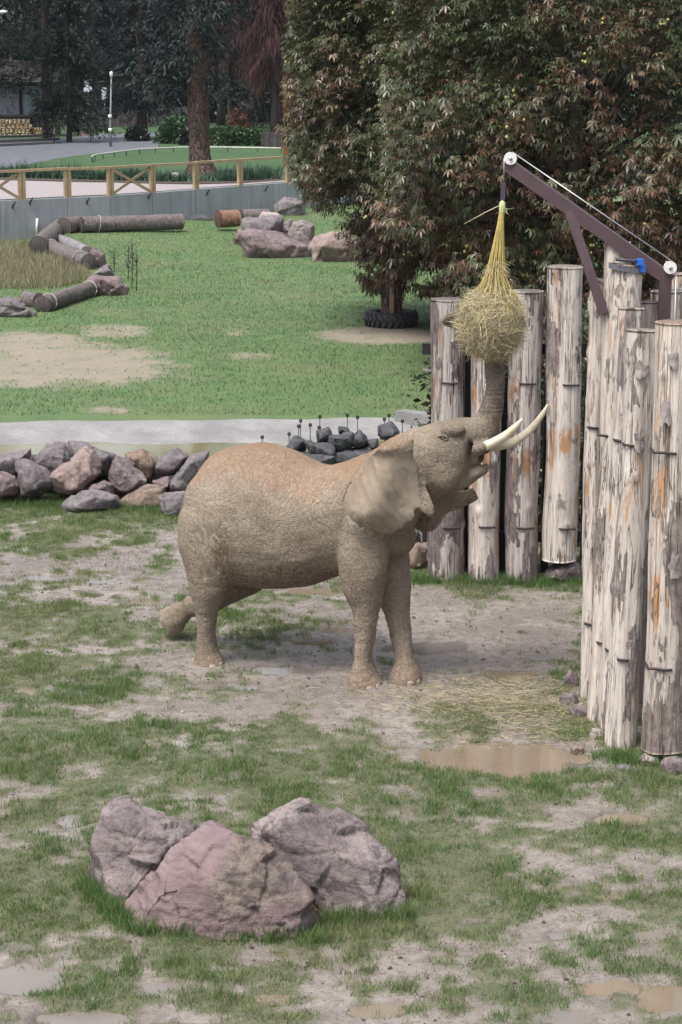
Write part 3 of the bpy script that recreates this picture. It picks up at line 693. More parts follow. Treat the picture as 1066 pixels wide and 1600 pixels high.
# trunk of the body, rump to neck
limb(B, [(312, 765, 312, 830, 0, .22), (318, 735, 320, 872, 0, .42), (332, 710, 332, 900, 0, .56), (356, 696, 356, 912, 0, .65), (400, 687, 402, 919, 0, .72), (445, 699, 446, 922, 0, .74),
         (495, 723, 490, 916, 0, .70), (535, 718, 535, 902, 0, .61), (575, 703, 585, 886, 0, .52), (610, 682, 625, 856, 0, .44), (640, 668, 662, 800, 0, .36), (664, 664, 690, 778, 0, .30)], 2.25)
# near hind leg (standing), far hind leg (lifted backwards)
limb(B, [(300, 770, 400, 790, -.34, .26), (283, 800, 395, 830, -.37, .30), (281, 835, 385, 868, -.38, .29), (289, 872, 372, 900, -.38, .26), (298, 912, 356, 925, -.38, .22), (305, 945, 343, 948, -.38, .165), (308, 975, 337, 976, -.37, .14),
         (307, 1003, 338, 1003, -.36, .145), (303, 1022, 342, 1020, -.36, .17), (301, 1037, 348, 1035, -.36, .185), (302, 1049, 349, 1047, -.36, .18)], 2.2)
limb(B, [(330, 800, 420, 820, .33, .26), (330, 860, 425, 880, .33, .27), (328, 905, 418, 915, .33, .24), (318, 926, 376, 938, .33, .20), (304, 930, 330, 962, .33, .16), (292, 928, 306, 966, .33, .14), (286, 936, 300, 968, .33, .12), (272, 940, 292, 979, .33, .13), (260, 944, 285, 993, .33, .16), (251, 948, 278, 1000, .33, .165), (249, 949, 276, 1000, .33, .165)], 2.2)
# front legs
limb(B, [(540, 770, 610, 780, -.28, .22), (532, 820, 610, 830, -.33, .25), (530, 868, 606, 880, -.36, .24), (536, 912, 600, 918, -.37, .21), (549, 948, 595, 950, -.37, .165), (553, 985, 590, 985, -.37, .145), (554, 1015, 584, 1015, -.37, .135),
         (552, 1040, 583, 1040, -.37, .15), (545, 1056, 588, 1055, -.37, .185), (541, 1070, 596, 1069, -.37, .205), (542, 1083, 598, 1082, -.37, .20)], 2.2)
limb(B, [(570, 780, 632, 780, .22, .22), (574, 830, 636, 830, .25, .24), (580, 880, 639, 880, .24, .22), (590, 925, 642, 925, .18, .19), (600, 962, 643, 962, .11, .16), (611, 1000, 645, 1000, .03, .14), (617, 1028, 648, 1028, -.03, .145),
         (612, 1046, 652, 1044, -.06, .175), (607, 1060, 659, 1058, -.08, .195), (608, 1074, 660, 1072, -.09, .19)], 2.2)
# shoulder blade, hip and chest masses
blob(B, 566, 800, -.34, .26, .44, .20, 1.25); blob(B, 330, 790, -.36, .30, .36, .24, .4); blob(B, 600, 830, 0, .26, .36, .36, 1.2)
blob(B, 450, 850, -.30, .60, .34, .40, .0); blob(B, 400, 715, 0, .36, .12, .16, 0)
# head
limb(B, [(628, 690, 655, 775, 0, .30), (650, 668, 672, 778, 0, .37), (677, 657, 694, 776, 0, .395), (708, 651, 714, 768, 0, .365), (732, 650, 736, 748, 0, .29), (745, 653, 742, 704, 0, .22)], 2.3)
blob(B, 690, 735, -.26, .19, .22, .13, .5); blob(B, 690, 735, .26, .19, .22, .13, .5)       # cheeks
blob(B, 708, 672, -.26, .13, .07, .07, .1); blob(B, 708, 672, .26, .13, .07, .07, .1); blob(B, 741, 712, 0, .11, .10, .11, 0)       # brows
limb(B, [(742, 690, 742, 716, -.17, .10), (755, 688, 752, 712, -.18, .085), (766, 687, 763, 704, -.19, .06)], 2); limb(B, [(742, 690, 742, 716, .17, .10), (758, 690, 755, 712, .18, .085), (772, 690, 770, 706, .19, .06)], 2)  # tusk sheaths
# lower jaw with pointed lip
limb(B, [(680, 735, 690, 772, 0, .26), (715, 728, 722, 766, 0, .21), (737, 729, 742, 752, 0, .13), (751, 728, 755, 743, 0, .08), (760, 722, 764, 737, 0, .055)], 2)
# trunk, straight up, then round the back of the hay
TR = [(733, 652, 752, 698, 0, .23), (738, 650, 775, 690, 0, .19), (745, 644, 781, 664, 0, .155), (753, 630, 785, 640, .0, .135), (759, 612, 787, 616, .02, .12), (759, 590, 789, 590, .06, .12), (757, 565, 788, 562, .15, .12), (754, 540, 787, 534, .27, .115), (748, 524, 777, 504, .38, .11),
      (738, 515, 752, 486, .44, .10), (722, 513, 728, 486, .36, .09), (710, 513, 713, 486, .22, .088), (699, 512, 702, 487, .12, .085), (691, 507, 693, 491, .08, .06)]
limb(B, TR, 2.0)
# ears: curved flaps
def ear(acc, out, cen, latf, th=.024, nr=7):
    pts = []
    n = len(out); O2 = []
    for i in range(n):
        (a, b), (c, d) = out[i], out[(i+1) % n]
        for s in range(5):
            q = s/5; O2.append((a+(c-a)*q, b+(d-b)*q))
    rnd = random.Random(4); V1 = []; V2 = []
    for r in range(nr+1):
        q = r/nr
        for i, (a, b) in enumerate(O2):
            x, y = cen[0]+(a-cen[0])*q, cen[1]+(b-cen[1])*q
            l = latf(x, y); t = th*(1.25-.6*q) if r < nr else th*.35
            V1.append(E(x, y, l-t)); V2.append(E(x, y, l+t))
    m_ = len(O2); f = []; N = len(V1)
    for r in range(nr):
        for i in range(m_):
            j = (i+1) % m_
            f.append((r*m_+i, r*m_+j, (r+1)*m_+j, (r+1)*m_+i)); f.append((N+r*m_+j, N+r*m_+i, N+(r+1)*m_+i, N+(r+1)*m_+j))
    for i in range(m_):
        j = (i+1) % m_; f.append((nr*m_+i, nr*m_+j, N+nr*m_+j, N+nr*m_+i))
    acc.add(V1+V2, f)
NEAR = [(648, 683), (620, 690), (596, 697), (575, 712), (557, 738), (545, 762), (537, 786), (541, 803), (549, 815), (556, 818), (562, 827), (570, 824), (577, 833), (586, 830), (594, 838), (603, 834), (612, 837), (620, 829), (629, 828), (636, 817), (645, 815), (650, 806), (648, 798), (654, 791), (659, 799), (665, 801), (669, 808), (674, 810), (680, 803), (679, 793), (674, 778), (668, 764), (661, 750), (654, 735), (648, 715)]
def lat_near(x, y):
    q = np.clip((660-x)/120, 0, 1); w_ = np.clip((y-690)/140, 0, 1)
    return -.40-.34*math.sin(min(q*1.5, 1)*1.5)-.05*math.sin(x*.06+y*.03)*w_+.10*max(0, (y-805)/30)+.05*max(0, (x-655)/20)-(.06*max(0, 1-abs(y-702)/12))
ear(B, NEAR, (612, 762), lat_near)
FARE = [(640, 760), (668, 752), (700, 766), (725, 764), (740, 760), (746, 769), (751, 779), (743, 785), (733, 790), (718, 795), (703, 800), (694, 808), (688, 820), (680, 829), (673, 833), (660, 833), (650, 829), (642, 822)]
def lat_far(x, y):
    q = np.clip((x-650)/100, 0, 1); return .36+.28*q+.04*math.sin(x*.09)
ear(B, FARE, (680, 795), lat_far)
allv = np.concatenate(B.v)
co, no, fa = voxel(allv, B.f, .0145, 12, .5)
# skin relief: folds that run round the limbs and trunk, sagging flank folds, coarse lumps
rel = co-O; lx = rel@ex; ly = rel@ey; lz = rel[:, 2]
pxs, pys = topx(co[:, 0], co[:, 1], co[:, 2])
lump = fbm(co[:, 0]*3, co[:, 1]*3, co[:, 2]*3, 4)-.5
tm = sstep(735, 752, pxs)*sstep(655, 640, pys)                       # trunk
tr_f = np.sin(lz*2*math.pi/.045+3*fbm(lx*6, ly*6, lz*6, 2))*tm*.0045
legm = sstep(915, 960, pys)
lg_f = (fbm(lx*6, ly*6, lz*20, 3)-.5)*legm*.014
neckm = np.exp(-((pxs-600)/45)**2)*sstep(850, 800, pys)
nk_f = (fbm(lx*20+lz*7, ly*3, lz*2.5, 3)-.5)*neckm*.055
fl = np.exp(-((pxs-335)/40)**2)*sstep(780, 840, pys)*sstep(960, 900, pys)
fl_f = (fbm(lx*15+lz*3, ly*4, lz*3, 3)-.5)*fl*.06
dust = sstep(.30, .62, (no[:, 2]*.8+.25*(fbm(lx*3, ly*3, lz*3, 4)-.5)*2))*sstep(1.75, 2.05, lz)*sstep(660, 610, pxs)
dust = np.maximum(dust, .75*sstep(2.0, 2.2, lz)*sstep(650, 560, pxs)*(fbm(lx*2, ly*2, lz*2, 4)))
mud_shade = np.exp(-((pys-905)/26)**2)*sstep(330, 360, pxs)*sstep(545, 500, pxs)*(.4+fbm(lx*5, ly*5, lz*5, 3))  # belly mud patches, also carrying painted underside shade
mud_shade = np.maximum(mud_shade, np.exp(-((pxs-345)/13)**2-((pys-865)/45)**2)*1.2); mud_shade = np.clip(mud_shade*1.25, 0, 1); mud_shade = np.maximum(mud_shade, sstep(.35, .8, -(no@ex))*(pxs < 292)*(pys > 936)*(ly > .1))  # shade of the groin fold painted in; lifted sole dark brown
greyt = np.maximum(tm, .75*sstep(675, 690, pxs)*np.exp(-((pys-690)/26)**2))
greyt = np.maximum(greyt, .8*np.exp(-((pxs-700)/30)**2-((pys-722-.35*(pxs-690))/11)**2))
greyt = np.maximum(greyt, .9*np.exp(-((pxs-691)/11)**2-((pys-684)/11)**2)*(ly < 0))
mouth = sstep(744, 750, pxs)*np.exp(-((pys-712)/11)**2)*(np.abs(ly) < .17)
greyt = np.clip(greyt, 0, 1)
def inpoly(px, py, poly):
    r = np.zeros(len(px), bool); n = len(poly)
    for i in range(n):
        (a, b), (c, d) = poly[i], poly[(i+1) % n]
        q = ((b > py) != (d > py)) & (px < (c-a)*(py-b)/((d-b)+1e-9)+a); r ^= q
    return r
ep = (inpoly(pxs, pys, [(610+(a-610)*1.03, 762+(b-762)*1.03) for a, b in NEAR]) & (ly < -.44)).astype(float)*sstep(695, 712, pys)
hem = ep*sstep(.62, 1.0, np.hypot((pxs-612)/72, (pys-762)/74))
foot = sstep(1000, 1040, pys)
disp = lump*.034*(1-.75*ep)+(fbm(lx*6+lz*3, ly*6, lz*6-lx*3, 3)-.5)*.010*(1-ep)+(fbm(lx*5, ly*5, lz*5, 3)-.5)*.018*ep+tr_f+lg_f+nk_f+fl_f
co = co+no*disp[:, None]
# dark inside of the ears and far side stay for the light to shade
m = M('elephant_skin', .82, .22)
wob = m.noise(2.2, 4); 
vv = m.node('ShaderNodeVectorMath', operation='ADD'); m.t.links.new(m.co(), vv.inputs[0])
nz = m.node('ShaderNodeTexNoise'); nz.inputs['Scale'].default_value = 5.0; nz.inputs['Detail'].default_value = 4
vs = m.node('ShaderNodeVectorMath', operation='SCALE'); m.t.links.new(nz.outputs['Color'], vs.inputs[0]); vs.inputs['Scale'].default_value = .10
m.t.links.new(vs.outputs[0], vv.inputs[1]); wv = vv.outputs[0]
def mapd(v, sc):
    q = m.node('ShaderNodeMapping'); q.inputs['Scale'].default_value = sc; q.inputs['Rotation'].default_value = (0, R(18), R(25)); m.t.links.new(v, q.inputs[0]); return q.outputs[0]
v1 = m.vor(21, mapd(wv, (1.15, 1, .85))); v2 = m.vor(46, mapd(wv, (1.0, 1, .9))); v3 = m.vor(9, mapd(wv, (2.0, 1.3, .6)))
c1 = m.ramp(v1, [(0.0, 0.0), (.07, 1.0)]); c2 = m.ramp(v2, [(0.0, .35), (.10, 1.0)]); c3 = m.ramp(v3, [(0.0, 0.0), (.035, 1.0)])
n1 = m.noise(1.6, 7, None, .6); n2 = m.noise(8, 7, None, .7); n3 = m.noise(60, 4, None, .7)
col = m.ramp(n1, [(.3, (.178, .144, .110)), (.55, (.262, .216, .168)), (.75, (.335, .282, .222))])
col = m.mix(m.attr('greyt'), col, m.ramp(n2, [(.35, (.10, .088, .078)), (.65, (.205, .175, .145))]))
col = m.mix(m.attr('earf'), col, m.ramp(m.noise(4, 7, None, .65, .5), [(.32, (.245, .20, .155)), (.5, (.30, .25, .195)), (.68, (.35, .295, .23))]))
col = m.mix(m.math('MULTIPLY', m.attr('dust'), m.ramp(n2, [(.3, .2), (.65, .7)])), col, (.27, .155, .088))
col = m.mix(m.math('MULTIPLY', m.attr('mud_shade'), m.ramp(m.noise(26, 5, None, .7), [(.45, 0.0), (.58, .85)])), col, (.10, .062, .036))  # mud blotches together with the painted belly and groin shade
col = m.mix(m.math('MULTIPLY', m.attr('foot'), .5), col, (.22, .155, .115))
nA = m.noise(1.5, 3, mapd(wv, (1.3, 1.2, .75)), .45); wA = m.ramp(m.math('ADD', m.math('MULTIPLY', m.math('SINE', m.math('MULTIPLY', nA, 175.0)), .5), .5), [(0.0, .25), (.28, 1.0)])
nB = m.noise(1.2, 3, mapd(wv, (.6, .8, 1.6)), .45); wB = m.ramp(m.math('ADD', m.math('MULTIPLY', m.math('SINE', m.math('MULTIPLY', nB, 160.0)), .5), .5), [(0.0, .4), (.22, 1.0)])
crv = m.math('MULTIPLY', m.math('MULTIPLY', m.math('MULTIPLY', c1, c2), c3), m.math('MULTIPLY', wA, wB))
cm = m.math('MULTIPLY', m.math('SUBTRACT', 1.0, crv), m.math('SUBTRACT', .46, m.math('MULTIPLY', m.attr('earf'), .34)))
col = m.mix(cm, col, (.085, .06, .042))  # crease shade painted into the skin colour
col = m.mix(m.math('MULTIPLY', m.attr('hem'), m.ramp(n2, [(.4, .1), (.62, .75)])), col, (.11, .085, .065))
col = m.mix(m.attr('mouth'), col, (.05, .028, .026))
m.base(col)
hmix = m.math('ADD', m.math('ADD', m.math('MULTIPLY', c1, .5), m.math('ADD', m.math('MULTIPLY', c2, .3), m.math('MULTIPLY', c3, .5))), m.math('ADD', m.math('MULTIPLY', wA, .45), m.math('MULTIPLY', wB, .35)))
hmix = m.math('MULTIPLY', hmix, m.math('SUBTRACT', 1.0, m.math('MULTIPLY', m.attr('earf'), .85)))
m.bump(hmix, .6, .016); m.bump(n2, .3, .012); m.bump(n3, .25, .004)
M_SKIN = m.m
base = (O[0]+ex[0]*.9, O[1]+ex[1]*.9, 0)
ele = thing('elephant', 'dusty brown elephant lifting one hind leg and reaching its trunk up to the hay', 'elephant', base)
mk('body', co, fa, M_SKIN, ele, True, {'dust': dust, 'mud_shade': mud_shade, 'greyt': greyt, 'earf': ep, 'foot': foot, 'hem': hem, 'mouth': mouth})
bv = BVHTree.FromPolygons([Vector(p) for p in co], [tuple(int(i) for i in q) for q in fa])
def hit(px, py):
    d = Vector(ray(px, py)).normalized(); h = bv.ray_cast(Vector(CP), d)
    return (np.array(h[0]), np.array(h[1])) if h[0] is not None else (None, None)
m = M('ivory', .35, .4); n = m.noise(1.0, 5, m.co((8, 8, 8))); m.base(m.ramp(n, [(.3, (.52, .44, .33)), (.7, (.70, .63, .50))])); m.bump(m.noise(30, 4), .15, .005); M_IV = m.m
def spline(pts, rad, n=24):
    pts = np.asarray(pts, float); o = []; rr = []
    for q in np.linspace(0, len(pts)-1, n):
        i = min(int(q), len(pts)-2); u = q-i
        p0, p1, p2, p3 = pts[max(i-1, 0)], pts[i], pts[i+1], pts[min(i+2, len(pts)-1)]
        o.append(.5*((2*p1)+(-p0+p2)*u+(2*p0-5*p1+4*p2-p3)*u*u+(-p0+3*p1-3*p2+p3)*u**3)); rr.append(rad[i]+(rad[i+1]-rad[i])*u)
    return np.array(o), np.array(rr)
for name, q, rd in (('near', [(752, 699, -.185), (767, 693.5, -.20), (788, 682, -.24), (805, 668, -.27), (816, 655, -.29)], [.052, .050, .045, .037, .012]),
                    ('far', [(758, 700, .18), (777, 697, .19), (805, 689, .21), (830, 670, .23), (848, 647, .23), (856, 632, .22)], [.052, .050, .047, .04, .028, .009])):
    p, r_ = spline([E(*t) for t in q], rd); mk('tusk', *tube_vf(p, r_, 14), M_IV, ele)
M_EYE = M('eye', .1, .6); M_EYE.base((.012, .008, .006))
P, Nn = hit(692, 685)
if P is not None:
    C = P-Nn*.012; a = Acc()
    rings = [ring(C+ex*0+np.array([0, 0, 1])*.028*math.sin(t), .036*math.cos(t), .028*math.cos(t), ex, ey, 12, 2) for t in np.linspace(-1.4, 1.4, 9)]
    loft(a, rings); a.build('eye', M_EYE.m, ele)
    a = Acc()
    for s, zz in ((1, .028), (-1, -.022)):
        pts = [P+Nn*.004+ex*q*.06+np.array([0, 0, 1])*(zz*(1-q*q)) for q in np.linspace(-1, 1, 9)]
        a.add(*tube_vf(pts, [.006+.009*(1-q*q) for q in np.linspace(-1, 1, 9)], 8))
    a.build('eyelid', M_SKIN, ele)
M_NAIL = mat_plain('toenail', (.27, .225, .18), .5, .15, 20)
for px, py in ((592, 1073), (579, 1077), (346, 1039), (333, 1043), (655, 1066), (642, 1069)):
    P, Nn = hit(px, py)
    if P is None: continue
    t_, u_, n_ = frame(Nn); a = Acc()
    loft(a, [ring(P+Nn*(.012*math.sin(t)-.004), .042*math.cos(t), .034*math.cos(t), u_, n_, 12, 2.4) for t in np.linspace(-1.2, 1.45, 6)]); a.build('toenail', M_NAIL, ele)
# tail, hanging behind the rump
tp = [E(312, 775, .0)-ex*.0, E(305, 800, .02)-ex*.08, E(304, 860, .04)-ex*.08, E(306, 905, .05)-ex*.06, E(308, 930, .06)-ex*.05]
p, r_ = spline(tp, [.05, .04, .028, .02, .03]); mk('tail', *tube_vf(p, r_, 8), M_SKIN, ele)

# ==================================================================  HAY NET
HB = E(768, 500, -.02); HB = V(768, 500, HB[1]-.02)
sc_ = ppm(HB); rx_, rz_ = 48/sc_, 56/sc_
m = M('hay', .85, .15); c = m.attr('Col', 'Color'); m.base(c); M_HAY = m.m
rng = np.random.default_rng(5)
def strips(P0, dirs, L, wd, col, name, mat, parent=None, bend=0.25, **kw):
    """thin three-segment straws"""
    n = len(P0); d = dirs/np.linalg.norm(dirs, axis=1, keepdims=True)
    a = rng.normal(size=(n, 3)); s = np.cross(d, a); s /= np.linalg.norm(s, axis=1, keepdims=True)
    b = rng.normal(size=(n, 3))*bend
    rows = []
    for q, wq in ((0, 1), (.5, 1), (1, .35)):
        c_ = P0+d*(L*q)[:, None]+b*(L*q*q)[:, None]
        rows.append(c_-s*(wd*wq)[:, None]); rows.append(c_+s*(wd*wq)[:, None])
    v = np.stack(rows, 1).reshape(-1, 3); i = np.arange(n)[:, None]*6
    f = np.concatenate([i+np.array([[0, 1, 3, 2]]), i+np.array([[2, 3, 5, 4]])])
    return mk(name, v, f, mat, parent, False, {'Col': np.repeat(col, 6, 0)}, **kw)
net = thing('hay_net', 'yellow rope net stuffed with a round ball of hay, hanging from the hoist', 'hay net', HB)
u = rng.normal(size=(2600, 3)); u /= np.linalg.norm(u, axis=1, keepdims=True)
core = Acc(); loft(core, [ring(HB+np.array([0, 0, 1])*rz_*.93*math.sin(t), rx_*.93*math.cos(t), rx_*.93*math.cos(t), np.array([1., 0, 0]), np.array([0, 1., 0]), 32, 2) for t in np.linspace(-1.5, 1.5, 22)])
cv = np.concatenate(core.v); nn_ = fbm(cv[:, 0]*9, cv[:, 1]*9, cv[:, 2]*9, 3)-.5; cv = HB+(cv-HB)*(1+nn_*.14)[:, None]
mk('hay_core', cv, core.f, M_HAY, net, True, {'Col': np.tile(np.array([[.30, .255, .15]]), (len(cv), 1))})
n = 21000
u = rng.normal(size=(n, 3)); u /= np.linalg.norm(u, axis=1, keepdims=True)
P0 = HB+u*np.array([rx_, rx_, rz_])*rng.uniform(.90, 1.02, (n, 1))
tng = np.cross(u, rng.normal(size=(n, 3))); tng /= np.linalg.norm(tng, axis=1, keepdims=True)
dr = tng+u*rng.uniform(-.25, .06, (n, 1))+np.array([0, 0, -.25])
colr = np.array([.45, .39, .25])*rng.uniform(.6, 1.3, (n, 1))+rng.normal(0, .015, (n, 3))
o = strips(P0, dr, rng.uniform(.06, .20, n), rng.uniform(.0013, .0026, n), np.clip(colr, .02, 1), 'hay_straw', M_HAY, net); tag(o, kind='stuff')
n = 420                                    # loose ends poking out
u = rng.normal(size=(n, 3)); u[:, 0] -= .5; u[:, 2] *= .7; u /= np.linalg.norm(u, axis=1, keepdims=True)
P0 = HB+u*np.array([rx_, rx_, rz_])*.97
o = strips(P0, u*.7+rng.normal(size=(n, 3))*.5+np.array([0, 0, -.35]), rng.uniform(.05, .17, n), rng.uniform(.0015, .0028, n), np.clip(np.array([.47, .41, .26])*rng.uniform(.6, 1.25, (n, 1)), 0, 1), 'loose_straw', M_HAY, net); tag(o, kind='stuff')
m = M('yellow_rope', .7, .3); m.base(m.ramp(m.noise(40, 3), [(.3, (.36, .28, .085)), (.7, (.50, .40, .15))])); m.bump(m.noise(160, 2), .5, .004); M_ROPE = m.m
neckP = V(785, 322, HB[1])
# cone of the net: strands that cross each other, from the knot to round the ball
NS = 22
for i in range(NS):
    for sgn in (1, -1):
        if sgn < 0 and i % 2: continue
        a0 = 2*math.pi*i/NS; pts = []
        for q in np.linspace(0, 1, 18):
            z = neckP[2]+(HB[2]-rz_*.2*0-neckP[2])*q*1.0
            cxq = neckP+(HB-neckP)*q
            zz = cxq[2]-HB[2]
            rr = .02+(rx_*.55)*max(0, (q-.05))**1.25
            if zz < rz_*1.0: rr = max(rr*.0, rx_*1.02*math.sqrt(max(0, 1-(zz/rz_/1.04)**2))) if zz < rz_*.93 else rr
            ang = a0+sgn*q*.55+.10*math.sin(q*26+i*1.7)*q
            pts.append([cxq[0]+rr*math.cos(ang), cxq[1]+rr*math.sin(ang), cxq[2]])
        pts = np.array(pts); 
        # relax the jump where rope meets the ball
        for _ in range(3): pts[1:-1] = .5*pts[1:-1]+.25*(pts[:-2]+pts[2:])
        mk('rope_strand', *tube_vf(pts, .0042, 5), M_ROPE, net)
# hay sticking out under the rope along the cone
n = 1500; q = rng.uniform(.45, 1, n); an = rng.uniform(0, 6.283, n); rr = .02+rx_*.5*q**1.3
P0 = neckP+(HB-neckP)*q[:, None]+np.stack([rr*np.cos(an), rr*np.sin(an), 0*an], 1)*rng.uniform(.4, 1, (n, 1))
o = strips(P0, np.stack([np.cos(an)*.4, np.sin(an)*.4, -np.ones(n)], 1)+rng.normal(size=(n, 3))*.3, rng.uniform(.06, .16, n), rng.uniform(.0014, .0026, n), np.clip(np.array([.47, .405, .25])*rng.uniform(.6, 1.25, (n, 1)), 0, 1), 'hay_straw', M_HAY, net); tag(o, kind='stuff')
n = 26                                     # frayed knot
o = strips(np.tile(neckP, (n, 1))+rng.normal(0, .012, (n, 3)), rng.normal(size=(n, 3))*.7+np.array([0, 0, -.8]), rng.uniform(.04, .11, n), rng.uniform(.0015, .003, n), np.tile([[.42, .42, .22]], (n, 1)), 'frayed_ends', M_HAY, net); tag(o, kind='stuff')
mk('knot', *tube_vf([neckP+np.array([0, 0, .06]), neckP+np.array([0, 0, .02]), neckP-np.array([0, 0, .05]), neckP-np.array([.004, 0, .12])], [.012, .034, .030, .022], 10), mat_plain('pale_green_rope', (.40, .42, .22), .7, .3, 60), net)
mk('loose_stalk', *tube_vf([neckP+np.array([.0, 0, .02]), V(760, 331, HB[1]), V(725, 350, HB[1])], [.004, .004, .002], 5), mat_plain('pale_stalk', (.5, .45, .3), .8), net)

# ==================================================================  HOIST
M_PAINT = mat_plain('brown_painted_steel', (.062, .036, .042), .45, .2, 5, .5, .08)
M_STEEL = mat_plain('galvanised', (.42, .42, .43), .4, .15, 12, .5, .1, (1, 1, 1), .7)
M_WHITE = mat_plain('white_nylon', (.62, .62, .60), .45, .12, 30, .4)
HD = HB[1]; D_T, D_B = HD+.0, 20.3
tip = V(795, 258, D_T); bot = V(1043, 434, D_B)
hoist = thing('hoist', 'brown steel hoist arm with white pulleys above the palisade', 'hoist', (bot[0], bot[1], 0))
dv = (bot-tip)/np.linalg.norm(bot-tip)
mk('boom', *beam_vf(tip-dv*.06, bot+dv*.05, .10, .125), M_PAINT, hoist, False)
mid = tip+dv*np.linalg.norm(V(888, 325, 20.8)-tip); bre = V(944, 490, 20.42)
mk('brace', *beam_vf(mid+np.array([0, 0, -.03]), bre, .09, .115), M_PAINT, hoist, False)
mk('mast', *beam_vf((bot[0]-.02, bot[1], -.1), (bot[0]-.02, bot[1], bot[2]+.0), .11, .13), M_PAINT, hoist, False)
mk('brace_bracket', *beam_vf(bre+np.array([.02, 0, .06]), bre+np.array([.02, .45, .04]), .10, .12), M_PAINT, hoist, False)
p1c, p2c = V(797, 247, D_T), V(1046, 417, D_B-.02)
for c_ in (p1c, p2c):
    a = Acc(); ax = np.array([0, 1., 0]); uu = np.array([1., 0, 0]); vv_ = np.array([0, 0, 1.])
    prof = [(-.025, .02), (-.025, .062), (-.012, .062), (-.006, .045), (.006, .045), (.012, .062), (.025, .062), (.025, .02)]
    loft(a, [ring(c_+ax*(y_-.06), r_, r_, uu, vv_, 24, 2) for y_, r_ in prof]); o = a.build('pulley', M_WHITE, hoist, smooth=False)
    mk('axle', *tube_vf([c_+ax*-.10, c_+ax*.06], .018, 8), M_STEEL, o)
    mk('bracket', *beam_vf(c_+np.array([0, -.02, 0]), c_+np.array([0, -.0, -.12]), .012, .05), M_PAINT, hoist, False)
mk('cable', *tube_vf([p1c+np.array([.02, -.06, .06]), p2c+np.array([.02, -.06, .06])], .007, 5), M_STEEL, hoist)
mk('cable', *tube_vf([p2c+np.array([.06, -.06, 0]), p2c+np.array([.065, -.06, -.9]), p2c+np.array([.06, -.06, -2.2])], .007, 5), M_STEEL, hoist)
hk = neckP+np.array([0, 0, .05])
st0 = V(787, 285, D_T)
mk('cable', *tube_vf([p1c+np.array([-.06, -.06, 0]), st0+np.array([0, 0, -.02])], .007, 5), M_STEEL, hoist)
mk('strap', *beam_vf(st0, V(785.5, 312, D_T), .045, .03), mat_plain('purple_strap', (.07, .05, .08), .7), hoist, False)
mk('hook', *tube_vf([V(785.5, 310, D_T)]+[V(785.5, 318, D_T)+np.array([.022*math.sin(t), 0, .03*math.cos(t)]) for t in np.linspace(0, 5.2, 10)], .008, 6), M_STEEL, hoist)

# ==================================================================  LOGS
def log_mesh(p0, p1, r0, r1, seed, rough=.02, bark=.5, na=56, step=.025, flare=0.0, broken=0.0, cut=0.0):
    p0 = np.asarray(p0, float); p1 = np.asarray(p1, float); L = np.linalg.norm(p1-p0); nl = max(8, int(L/step))
    t, u, b = frame(p1-p0)
    q = np.linspace(0, 1, nl+1)[:, None]; th = np.linspace(0, 2*math.pi, na, endpoint=False)[None, :]
    rad = r0+(r1-r0)*q+0*th; s = seed*3.71
    X = np.cos(th)+0*q; Y = np.sin(th)+0*q; Z = q*L+0*th
    n1 = fbm(X*1.2+s, Y*1.2, Z*.9+s, 4)-.5; n2 = fbm(X*5+s, Y*5, Z*.7, 3)-.5
    bm = fbm(X*1.3+s+9, Y*1.3, Z*1.1, 5, .6); bk = sstep(.02, -.02, bm-(.26+.38*bark)+.0) if bark > 0 else 0*bm
    bk = bk if bark > 0 else np.zeros_like(bm)
    kn = np.zeros_like(bm); rr = random.Random(seed)
    for _ in range(int(L*1.3)):
        za, ta = rr.uniform(.1, L-.1), rr.uniform(0, 6.28); d2 = ((Z-za)/.06)**2+((np.angle(np.exp(1j*(th-ta)))+0*q)*r0/.05)**2; kn = kn+np.exp(-d2)*.02
    rad = rad+n1*rough*2.4+n2*rough*.8+bk*.011+kn
    cen = p0[None, None, :]+(p1-p0)[None, None, :]*q[..., None]
    bendv = (fbm(Z*.5+s, Z*0+s, o=2)-.5)*.05; cen = cen+u*bendv[..., None]
    v = cen+u*(rad*X)[..., None]+b*(rad*Y)[..., None]
    if broken: v[-1] = v[-1]+t*(fbm(X[-1]*3+s, Y[-1]*3, o=3)*broken)[:, None]; v[-2] = v[-2]+t*(fbm(X[-1]*3+s, Y[-1]*3, o=3)*broken*.6)[:, None]
    v = v.reshape(-1, 3)
    i = np.arange(nl*na).reshape(nl, na); j = np.roll(i, -1, 1)
    f = np.stack([i, j, j+na, i+na], -1).reshape(-1, 4)
    # ends: inset rings so that the rim stays crisp
    rows = [tuple(x) for x in f.tolist()]
    V2 = [v]; base = len(v); ec = []
    for k, (cc, o0, rv, tt) in enumerate(((p0, 0, True, -t), (p1, nl*na, False, t))):
        ringv = v[o0:o0+na]; c_ = ringv.mean(0)
        ins = c_+(ringv-c_)*.93+tt*.012
        V2.append(ins); V2.append(np.array([c_+tt*.016])); b0 = base; base += na+1
        for a in range(na):
            a2 = (a+1) % na
            q1 = (o0+a, b0+a, b0+a2, o0+a2); q2 = (b0+a, b0+na, b0+a2)
            rows.append(q1 if not rv else q1[::-1]); rows.append(q2 if not rv else q2[::-1])
    vv = np.concatenate(V2); bark_a = np.zeros(len(vv)); bark_a[:len(v)] = bk.ravel(); eg = np.zeros(len(vv)); eg[len(v):] = 1
    return vv, rows, {'bark': bark_a, 'endgrain': eg}
ML_A = mat_log('pale_log', (.56, .50, .455), (.36, .20, .105), (.15, .125, .11), (.12, .10, .095))
ML_B = mat_log('grey_log', (.42, .38, .35), (.25, .14, .085), (.10, .08, .075), (.085, .07, .067))
ML_C = mat_log('ruddy_log', (.54, .475, .425), (.40, .21, .10), (.16, .11, .085), (.12, .10, .09), 1.3)
